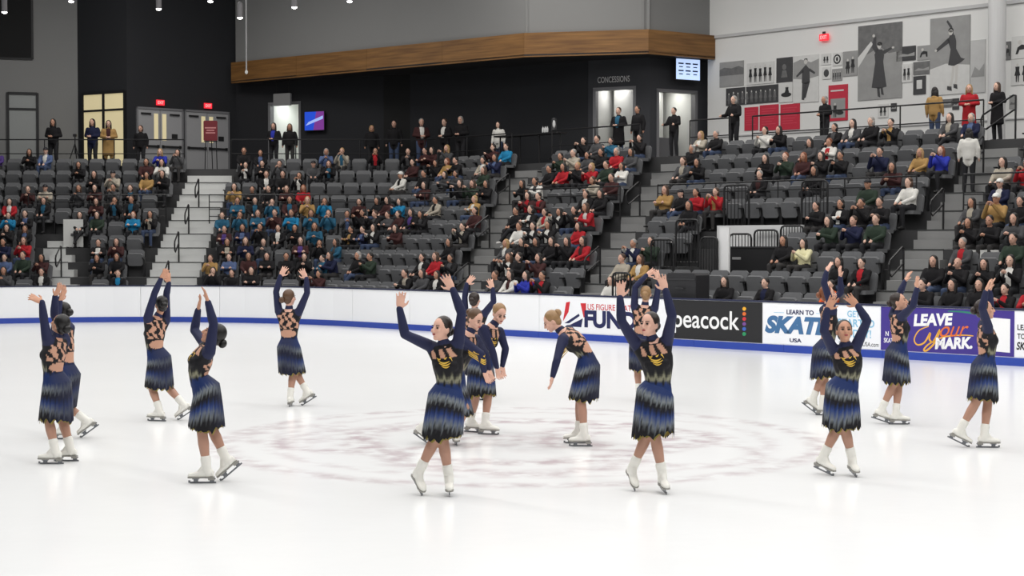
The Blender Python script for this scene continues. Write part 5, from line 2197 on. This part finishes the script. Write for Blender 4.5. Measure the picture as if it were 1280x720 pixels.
r, sh_, ov = print_on_wall('small pale photograph nearest the timber band', 900, 77, 930, 108, PRINT_GREY)
sh_([(0, .45), (0, .7), (.2, .78), (.5, .72), (.8, .8), (1, .7), (1, .45)], PRINT_MID, 'printed_trees')
r, sh_, ov = print_on_wall('photograph of five dark figures in a row', 934, 78, 968, 105, PRINT_PALE)
for k in range(5):
    figure(sh_, ov, .14 + .18 * k, .1, .86 + .04 * (k % 2), .16, FIG_BLACK, FIG_LIGHT)
r, sh_, ov = print_on_wall('black upright portrait beside the row of figures', 971, 72, 991, 103, PRINT_DARK)
ov(.5, .62, .13, .12, PRINT_MID); sh_([(.3, .2), (.38, .48), (.62, .48), (.7, .2)], PRINT_MID)
r, sh_, ov = print_on_wall('photograph of a man skating in dark suit', 992, 69, 1024, 128, PRINT_PALE)
sh_([(0, .52), (0, .86), (.3, .92), (.7, .84), (1, .9), (1, .54), (.5, .48)], PRINT_GREY, 'printed_trees', 0.0255)
sh_([(.34, .42), (.36, .72), (.5, .8), (.64, .70), (.66, .42), (.5, .38)], FIG_DARK)
sh_([(.36, .44), (.34, .06), (.44, .05), (.50, .40)], FIG_DARK); sh_([(.48, .42), (.42, .08), (.5, .1), (.66, .44)], FIG_DARK)
sh_([(.36, .72), (.12, .58), (.14, .54), (.42, .66)], FIG_DARK); sh_([(.64, .72), (.86, .62), (.84, .58), (.62, .66)], FIG_DARK)
ov(.49, .86, .07, .05, FIG_LIGHT); sh_([(.42, .88), (.44, .93), (.55, .93), (.57, .88)], FIG_BLACK)
r, sh_, ov = print_on_wall('tiny photograph of two dark figures below the exit sign', 1027, 67, 1039, 81, PRINT_PALE)
figure(sh_, ov, .35, .15, .85, .3, FIG_BLACK, FIG_LIGHT); figure(sh_, ov, .65, .15, .85, .3, FIG_BLACK, FIG_LIGHT)
r, sh_, ov = print_on_wall('tiny white print with a dark rounded badge', 1041.5, 66, 1052.5, 82, PRINT_PALE)
ov(.5, .5, .42, .38, FIG_BLACK); ov(.5, .5, .28, .26, PRINT_PALE, out=0.030); ov(.5, .5, .12, .18, FIG_BLACK, out=0.032)
r, sh_, ov = print_on_wall('photograph of a bending skater beside the large outdoor picture', 1054, 64, 1072, 95, PRINT_GREY)
figure(sh_, ov, .35, .1, .7, .4, FIG_BLACK, FIG_LIGHT); figure(sh_, ov, .7, .12, .78, .36, FIG_BLACK, FIG_LIGHT)
r, sh_, ov = print_on_wall('tiny grey photograph under the two dark figures', 1028, 84, 1039, 99, PRINT_PALE)
ov(.5, .5, .3, .32, FIG_DARK)
r, sh_, ov = print_on_wall('tiny group photograph under the badge print', 1040.5, 86, 1053, 101, PRINT_GREY)
for k in range(4):
    figure(sh_, ov, .16 + .22 * k, .1, .8, .2, FIG_DARK, FIG_LIGHT)
r, sh_, ov = print_on_wall('wide dark group photograph above the red panels', 908, 108, 973, 130, PRINT_DARK)
for k in range(11):
    figure(sh_, ov, .06 + .088 * k, .08, .72 + .06 * (k % 2), .075, PRINT_MID, FIG_LIGHT)
sh_([(.38, 0), (.38, 1), (.395, 1), (.395, 0)], PRINT_PALE, 'print_divider')
r, sh_, ov = print_on_wall('small photograph of a dark horse sleigh', 974, 103, 991, 128, PRINT_PALE)
ov(.55, .38, .38, .12, FIG_BLACK); figure(sh_, ov, .6, .3, .85, .4, FIG_BLACK, FIG_LIGHT)
for (x0, y0, x1, y1, lab) in ((931, 134, 948, 163, 'narrow red text panel behind the leaning person'), (950, 131, 973.5, 163, 'middle red text panel of the three'),
                              (976, 130, 1000, 162, 'last red text panel of the three under the sleigh picture')):
    r, sh_, ov = print_on_wall(lab, x0, y0, x1, y1, PRINT_RED, 'panel', 'red text panels')
    for k in range(7):
        sh_([(.12, .84 - .1 * k), (.12, .862 - .1 * k), (.86 - .1 * (k % 3), .862 - .1 * k), (.86 - .1 * (k % 3), .84 - .1 * k)], mat('print_rose', srgb(206, 70, 90), 0.6), 'printed_line', 0.026)
r, sh_, ov = print_on_wall('red framed poster with grey skating picture', 1036, 106, 1060, 151, PRINT_RED, 'poster', 'red text panels')
sh_([(.12, .08), (.12, .62), (.88, .62), (.88, .08)], PRINT_GREY, 'printed_picture', 0.0255)
figure(sh_, ov, .35, .1, .5, .3, FIG_BLACK, FIG_LIGHT); ov(.6, .22, .2, .06, FIG_BLACK)
sh_([(.12, .82), (.12, .86), (.8, .86), (.8, .82)], PRINT_PALE, 'printed_line')
# two large skater pictures
r, sh_, ov = print_on_wall('large grey picture of a skater in long dark dress outdoors', 1073, 30, 1128, 124, PRINT_GREY)
sh_([(0, .56), (0, 1), (1, 1), (1, .62), (.7, .60), (.5, .70), (.25, .62)], PRINT_MID, 'printed_trees', 0.0252)
sh_([(0, .44), (0, .58), (.3, .78), (.34, .74)], PRINT_PALE, 'printed_path', 0.0256)
sh_([(.32, .16), (.38, .42), (.40, .50), (.38, .60), (.44, .66), (.56, .66), (.60, .58), (.58, .50), (.60, .40), (.66, .16), (.5, .14)], FIG_DARK)
sh_([(.40, .62), (.32, .70), (.36, .82), (.42, .84), (.42, .72), (.48, .66)], FIG_DARK)
sh_([(.56, .64), (.78, .68), (.80, .66), (.60, .59)], FIG_DARK)
ov(.49, .71, .045, .04, FIG_LIGHT); ov(.50, .735, .055, .025, FIG_BLACK)
ov(.36, .85, .03, .02, FIG_LIGHT); ov(.80, .67, .03, .014, FIG_LIGHT)
sh_([(.44, .16), (.46, .04), (.52, .02), (.50, .16)], FIG_DARK); sh_([(.52, .16), (.54, .06), (.60, .05), (.57, .16)], FIG_DARK)
r, sh_, ov = print_on_wall('large grey picture of a skater in short dress with raised arm', 1163, 21, 1213, 118, PRINT_GREY)
sh_([(0, 0), (0, .34), (.4, .40), (1, .36), (1, 0)], PRINT_PALE, 'printed_ice', 0.0252)
sh_([(.46, .38), (.50, .50), (.52, .58), (.44, .70), (.50, .76), (.62, .76), (.66, .68), (.66, .58), (.78, .46), (.88, .44), (.78, .40), (.6, .36)], FIG_DARK)
sh_([(.46, .73), (.16, .60), (.15, .57), (.18, .56), (.50, .67)], FIG_DARK)
sh_([(.60, .76), (.55, .88), (.44, .96), (.41, .94), (.50, .86), (.54, .75)], FIG_DARK)
ov(.52, .80, .055, .04, FIG_LIGHT); ov(.525, .825, .065, .03, FIG_BLACK); ov(.15, .58, .03, .015, FIG_LIGHT)
sh_([(.56, .37), (.54, .20), (.48, .10), (.54, .08), (.60, .20), (.64, .37)], FIG_LIGHT)
sh_([(.64, .37), (.64, .2), (.62, .12), (.67, .10), (.70, .2), (.72, .38)], FIG_LIGHT)
sh_([(.44, .11), (.44, .06), (.56, .04), (.55, .10)], FIG_DARK); sh_([(.60, .13), (.60, .08), (.70, .06), (.69, .12)], FIG_DARK)
for (x0, y0, x1, y1, mt_, lab, nf) in (
        (1121, 58, 1145, 76, PRINT_DARK, 'small dark landscape between the two large pictures, upper', 0),
        (1147, 57, 1163, 75, PRINT_GREY, 'small picture of a crouching skater beside the large short-dress picture', 1),
        (1127, 80, 1140.5, 103, PRINT_PALE, 'small upright picture of two standing dark figures', 2),
        (1142, 77, 1163, 93, PRINT_MID, 'small grey rink view in the middle of the cluster', 0),
        (1142, 95, 1157.5, 118, PRINT_DARK, 'small dark certificate with pale centre', 3),
        (1098, 130, 1110.5, 147, PRINT_PALE, 'small high contrast dancing pair print low on the wall', 2),
        (1114, 129, 1121, 139, PRINT_DARK, 'tiny dark print low on the wall', 0),
        (1177, 124, 1190, 134, PRINT_MID, 'small grey print low beside the tan parka', 0),
        (1190.8, 123, 1199, 137, PRINT_DARK, 'tiny dark upright print low beside the red coat', 0),
        (1213.5, 50, 1232, 116, mat('print_mist', srgb(188, 188, 187), 0.6, noise=0.12, nscale=4), 'pale misty panel between large picture and pillar', 0),
        (1256, 52, 1264, 75, PRINT_MID, 'narrow picture beyond the pillar', 1),
        (1265, 45, 1290, 73, PRINT_PALE, 'picture of a leaping skater at the wall end', 1),
        (1264, 75, 1290, 106, PRINT_PALE, 'high contrast skater picture at the wall end', 2),
        (1262, 119, 1271, 136, PRINT_GREY, 'small grey portrait low beyond the pillar', 0)):
    r, sh_, ov = print_on_wall(lab, x0, y0, x1, y1, mt_)
    if nf == 1:
        sh_([(.2, .2), (.3, .5), (.5, .62), (.8, .56), (.82, .2), (.7, .2), (.66, .4), (.4, .38), (.32, .2)], FIG_BLACK); ov(.42, .72, .1, .1, FIG_LIGHT)
    elif nf == 2:
        figure(sh_, ov, .32, .12, .88, .34, FIG_BLACK, FIG_LIGHT); figure(sh_, ov, .68, .12, .9, .34, FIG_BLACK, FIG_LIGHT)
    elif nf == 3:
        sh_([(.28, .3), (.28, .78), (.72, .78), (.72, .3)], PRINT_PALE)
    else:
        sh_([(.05, .3), (.3, .5), (.6, .42), (.95, .55), (.95, .3)], PRINT_GREY if mt_ is not PRINT_GREY else PRINT_MID, 'printed_scene')

# ================================================================== signs, screens, lamps
def exit_sign(label, base, d, px, py, w=0.32, h=0.2):
    c, hx, hz, n = panel_on(base, d, px - 5, py - 4, px + 5, py + 4, 0.06, 0.06)
    root = empty('exit_sign', c)
    tag(root, label, 'sign', 'red exit signs')
    m = MB(); m.box((0, 0, 0), d, n, Z, w / 2, 0.03, h / 2); m.build('sign_case', EXIT_RED, root)
    m = MB(); m.box((0, 0, h / 2 + 0.04), d, n, Z, 0.05, 0.02, 0.04); m.build('mount', BLACK_METAL, root)
    put_text('lettering', 'EXIT', EXIT_GLOW, root, n * 0.032, d, Z, n, -w * 0.38, w * 0.38, -h * 0.28, h * 0.28, bold=0.02, out=0.0)
    return root


exit_sign('red lit exit sign above the first grey double door', base3, d3, 199, 128.5)
exit_sign('red lit exit sign above the door with the easel', base3, d3, 258.5, 132.5)
exit_sign('red lit exit sign on the white picture wall', pwb, pwd, 1032, 47)


def screen(name, label, base, d, x0, y0, x1, y1, out=0.12):
    c, hx, hz, n = panel_on(base, d, x0, y0, x1, y1, out, 0.05)
    root = empty(name, c)
    tag(root, label, 'screen')
    m = MB(); rounded_box(m, (0, 0, 0), d, n, Z, hx + 0.03, 0.025, hz + 0.03, 0.02); m.build('bezel', BLACK_METAL, root)
    m = MB(); m.box(-n * (out / 2), d, n, Z, 0.08, out / 2, 0.08); m.build('wall_mount', BLACK_METAL, root)
    return root, n, hx, hz


r, n, hx, hz = screen('tv_screen', 'glowing blue and purple screen beside the bright doorway', g1, gd1, 384, 140, 408, 163)
for k, (pts, cc) in enumerate(((((-1, -1), (-1, 1), (.2, 1), (-.1, -1)), (30, 70, 190)), (((-.1, -1), (.2, 1), (1, 1), (1, -1)), (110, 50, 130)),
                               (((-.9, -.5), (-.6, -.1), (.9, .55), (.9, .2)), (150, 170, 225)))):
    vs = [gd1 * (u * hx) + Z * (v * hz) + n * (0.0262 + 0.0006 * k) for u, v in pts]
    mesh_obj('screen_picture', vs, [tuple(range(len(vs)))], mat('screen_%d' % k, srgb(*cc), 0.4, emit=srgb(*cc), estr=0.8), r)
r, n, hx, hz = screen('menu_screen', 'pale blue menu screen under the timber band end', g5, gd5, 836.5, 75.5, 866, 101, 0.35)
m = MB(); m.box(n * 0.0258, gd5, n, Z, hx, 0.001, hz); m.build('screen_picture', mat('screen_menu', srgb(176, 200, 240), 0.4, emit=srgb(190, 212, 250), estr=0.95), r)
mm = mat('screen_ink', srgb(60, 74, 120), 0.5)
for row in (0.55, -0.15):
    for cx in (-0.6, 0.0, 0.6):
        m = MB(); m.box(gd5 * (cx * hx) + Z * (row * hz) + n * 0.028, gd5, n, Z, hx * 0.22, 0.001, hz * 0.07); m.build('menu_line', mm, r)
        m = MB(); m.box(gd5 * (cx * hx) + Z * ((row - 0.32) * hz) + n * 0.028, gd5, n, Z, hx * 0.16, 0.001, hz * 0.05); m.build('menu_line', mm, r)
# lettering above the concessions doorway
c, hx, hz, n = panel_on(g4, gd4, 747.5, 95.5, 787.5, 103, 0.0, 0.02)
root = empty('wall_lettering', c)
tag(root, 'raised pale letters above the concessions doorway', 'sign')
put_text('lettering', 'CONCESSIONS', mat('letter_grey', srgb(190, 190, 190), 0.5), root, Vector((0, 0, 0)), gd4, Z, n, -hx, hx, -hz, hz, bold=0.008, out=0.012, thick=0.01)
m = MB(); m.box((0, 0, 0), gd4, n, Z, hx * 1.02, 0.004, 0.02); m.build('mounting_rail', BLACK_METAL, root)
# hanging grey sign box by the bright doorway
c, hx, hz, n = panel_on(g1, gd1, 353, 118.5, 374, 133.5, 0.5, 0.1)
root = empty('hanging_sign', c)
tag(root, 'plain grey box sign hanging over the bright doorway', 'sign')
m = MB(); rounded_box(m, (0, 0, 0), gd1, n, Z, hx, 0.05, hz, 0.02); m.build('sign_box', mat('sign_grey', srgb(128, 128, 128), 0.6), root)
m = MB()
for sg in (-1, 1):
    m.tube([gd1 * (hx * 0.7 * sg) + Z * hz, gd1 * (hx * 0.7 * sg) + Z * (FZ0 + 0.04 - c.z)], 0.008, 5)
m.build('hanger_rods', BLACK_METAL, root)


def pendant(label, px, py, Y, stem=3.0):
    p = at_depth(px, py, Y)
    root = empty('pendant_lamp', p)
    tag(root, label, 'lamp', 'small pendant lamps high in the hall')
    m = MB()
    m.loft([((0, 0, z_), X1, Y1, r_, r_) for z_, r_ in ((0.0, .085), (0.42, .085), (0.46, .05), (0.48, .02))], 14)
    m.build('lamp_tube', mat('lamp_shell', srgb(120, 118, 120), 0.5), root, False)
    m = MB()
    m.ellipsoid((0, 0, 0), X1, Y1, Z, .082, .082, .05, 14, 8)
    m.build('lamp_glow', LAMP_WHITE, root, True)
    m = MB()
    m.tube([(0, 0, 0.47), (0, 0, 0.47 + stem)], 0.012, 6)
    m.build('lamp_stem', GREY_METAL, root)


for px_, py_, lab in ((5.5, 15, 'pendant lamp over the high black window'), (89, 1.5, 'pendant lamp over the pale wall edge'), (198.5, 11, 'pendant lamp before the middle of the tall black wall'),
                      (263, 1.5, 'pendant lamp cut by the frame before the black wall'), (300, 22, 'lowest pendant lamp at the black wall corner'),
                      (368, 9, 'pendant lamp over the start of the timber band'), (437, 1.5, 'pendant lamp highest over the timber band')):
    pendant(lab, px_, py_, 47.0)
# thin drop rod with a small end fitting
p = at_depth(308, 89, 46.0)
root = empty('drop_rod', p)
tag(root, 'thin pale rod hanging down before the timber band', 'rod')
m = MB(); m.tube([(0, 0, 0), (0, 0, 3.5)], 0.022, 8); m.build('rod', mat('rod_pale', srgb(150, 150, 150), 0.5), root)
m = MB(); m.ellipsoid((0, 0, -0.03), X1, Y1, Z, .05, .05, .06, 10, 6); m.build('end_fitting', mat('fitting_pale', srgb(200, 200, 196), 0.5), root, True)

# red sign on an easel in front of the second door
c, n = row_pt(264.5, O_TOP + 0.9)
root = empty('easel_sign', Vector((c.x, c.y, FLOOR_Z)))
tag(root, 'dark red sign on a black easel before the second door', 'sign')
hzs = at_depth(264, 168, c.y).z - FLOOR_Z
m = MB(); rounded_box(m, (0, -0.06, 1.42), X1, Y1, Z, 0.25, 0.015, 0.36, 0.03); sgn = m.build('sign_board', mat('sign_maroon', srgb(110, 26, 36), 0.6), root)
for k, w_ in enumerate((0.2, 0.14, 0.17)):
    m = MB(); m.box((0, -0.077, 1.52 - 0.09 * k), X1, Y1, Z, w_, 0.002, 0.022); m.build('printed_line', mat('print_blush', srgb(196, 130, 130), 0.6), sgn)
for xs_, ys_ in ((-0.22, 0.0), (0.22, 0.0), (0.0, 0.3)):
    m = MB(); m.tube([(xs_, ys_, 0), (xs_ * 0.8, 0.0, 1.75)], 0.017, 6); m.build('easel_leg', BLACK_METAL, root)
m = MB(); m.tube([(-0.24, -0.05, 1.04), (0.24, -0.05, 1.04)], 0.018, 6); m.build('easel_ledge', BLACK_METAL, root)

# high black table with bottles at the top rail
c, n = row_pt(662, O_TOP + 0.55)
root = empty('high_table', Vector((c.x, c.y, FLOOR_Z)), math.atan2(E.y, E.x))
tag(root, 'narrow black high table behind the top row, carrying bottles', 'table')
m = MB(); rounded_box(m, (0, 0, 1.0), X1, Z, Y1, 1.5, 0.025, 0.25, 0.04); m.build('table_top', BLACK_METAL, root)
for xs_ in (-1.4, -0.45, 0.45, 1.4):
    m = MB(); m.tube([(xs_, 0, 0), (xs_, 0, 0.98)], 0.025, 8); m.box((xs_, 0, 0.012), X1, Y1, Z, 0.05, 0.2, 0.012); m.build('leg', BLACK_METAL, root)
for k, dx in enumerate((0.62, 0.72, 0.82)):
    bp_ = Vector((c.x, c.y, FLOOR_Z + 1.025)) + E * dx
    rb = empty('bottle', bp_)
    tag(rb, '%s white bottle from the left on the high table' % ORD[k + 1], 'bottle', 'bottles on the high table')
    m = MB(); m.loft([((0, 0, z_), X1, Y1, r_, r_) for z_, r_ in ((0, .034), (.02, .038), (.15, .038), (.19, .018), (.22, .016))], 12)
    m.build('bottle_body', mat('bottle_white', srgb(205, 205, 205), 0.4), rb, True)
    m = MB(); m.loft([((0, 0, z_), X1, Y1, r_, r_) for z_, r_ in ((.215, .02), (.245, .02))], 10); m.build('cap', BLACK_METAL, rb)
bp_ = Vector((c.x, c.y, FLOOR_Z + 1.025)) + E * 1.12
rb = empty('drink_dispenser', bp_)
tag(rb, 'black and white drinks dispenser on the high table', 'dispenser')
m = MB(); m.loft([((0, 0, z_), X1, Y1, r_, r_) for z_, r_ in ((0, .10), (.08, .10), (.09, .085), (.42, .09), (.47, .07), (.49, .03))], 16); m.build('tank', SEAT_DARK, rb, True)
m = MB(); m.ellipsoid((0, -0.085, 0.27), X1, Y1, Z, .05, .02, .13, 10, 8); m.build('pale_front', mat('bottle_white', (1, 1, 1)), rb, True)
m = MB(); m.tube([(0, -0.09, 0.12), (0, -0.14, 0.12), (0, -0.14, 0.08)], 0.012, 6); m.build('tap', GREY_METAL, rb)

# white board leaning on the seats by the narrow stair
c, n = row_pt(92, O0 + TREAD * 4 + 0.25)
root = empty('white_sign', Vector((c.x, c.y, tread_z(4))))
tag(root, 'plain white board standing at the top of the narrow stair', 'sign')
m = MB(); m.box((0, 0, 0.48), X1, Y1, Z, 0.32, 0.012, 0.45); m.build('board_sheet', mat('sheet_white', srgb(226, 226, 222), 0.6), root)
m = MB(); m.box((-0.2, 0.03, 0.02), X1, Y1, Z, 0.02, 0.08, 0.02); m.box((0.2, 0.03, 0.02), X1, Y1, Z, 0.02, 0.08, 0.02); m.build('foot_block', BLACK_METAL, root)

# tripod beside the pale wall
c, n = row_pt(95, O_TOP + 0.7)
root = empty('camera_tripod', Vector((c.x, c.y, FLOOR_Z)))
tag(root, 'folded black tripod on the concourse before the pale wall', 'tripod')
for a_ in (90, 210, 330):
    m = MB(); m.tube([(0.32 * math.cos(math.radians(a_)), 0.32 * math.sin(math.radians(a_)), 0), (0, 0, 0.95)], 0.02, 6); m.build('leg', BLACK_METAL, root)
m = MB(); m.tube([(0, 0, 0.6), (0, 0, 1.2)], 0.022, 8); m.build('centre_column', BLACK_METAL, root)
m = MB(); rounded_box(m, (0, 0, 1.24), X1, Y1, Z, 0.06, 0.05, 0.05, 0.015); m.build('head', BLACK_METAL, root)

# fittings in the serving doorway
m = MB(); m.box(gn5 * 2.33 + gd5 * 0.0 + Z * 1.55, gd5, gn5, Z, 0.5, 0.02, 0.42); o = m.build('menu_board', SEAT_DARK, r5)
m = MB(); m.box(gn5 * 1.1 + Z * 0.5, gd5, gn5, Z, 0.62, 0.25, 0.5); o = m.build('serving_counter', DOOR_FRAME, r5)

# white sheet propped in front of the fourth row near the last aisle
a_ = on_line(1213, CB + O0 + TREAD * 3 + 0.06)
b2_ = on_line(1249, CB + O0 + TREAD * 3 + 0.06)
root = empty('white_sheet', Vector((a_.x, a_.y, tread_z(3))))
tag(root, 'plain white sheet standing before the knees of the fourth row beyond the last aisle', 'sheet')
L = (b2_ - a_).length
m = MB(); m.box(E * (L / 2) + Z * 0.22, E, M, Z, L / 2, 0.01, 0.22); m.build('sheet_panel', MATS['sheet_white'], root)
m = MB(); m.box(E * (L / 2) + Z * 0.44, E, M, Z, L / 2, 0.018, 0.012); m.build('sheet_edge', MATS['sheet_white'], root)
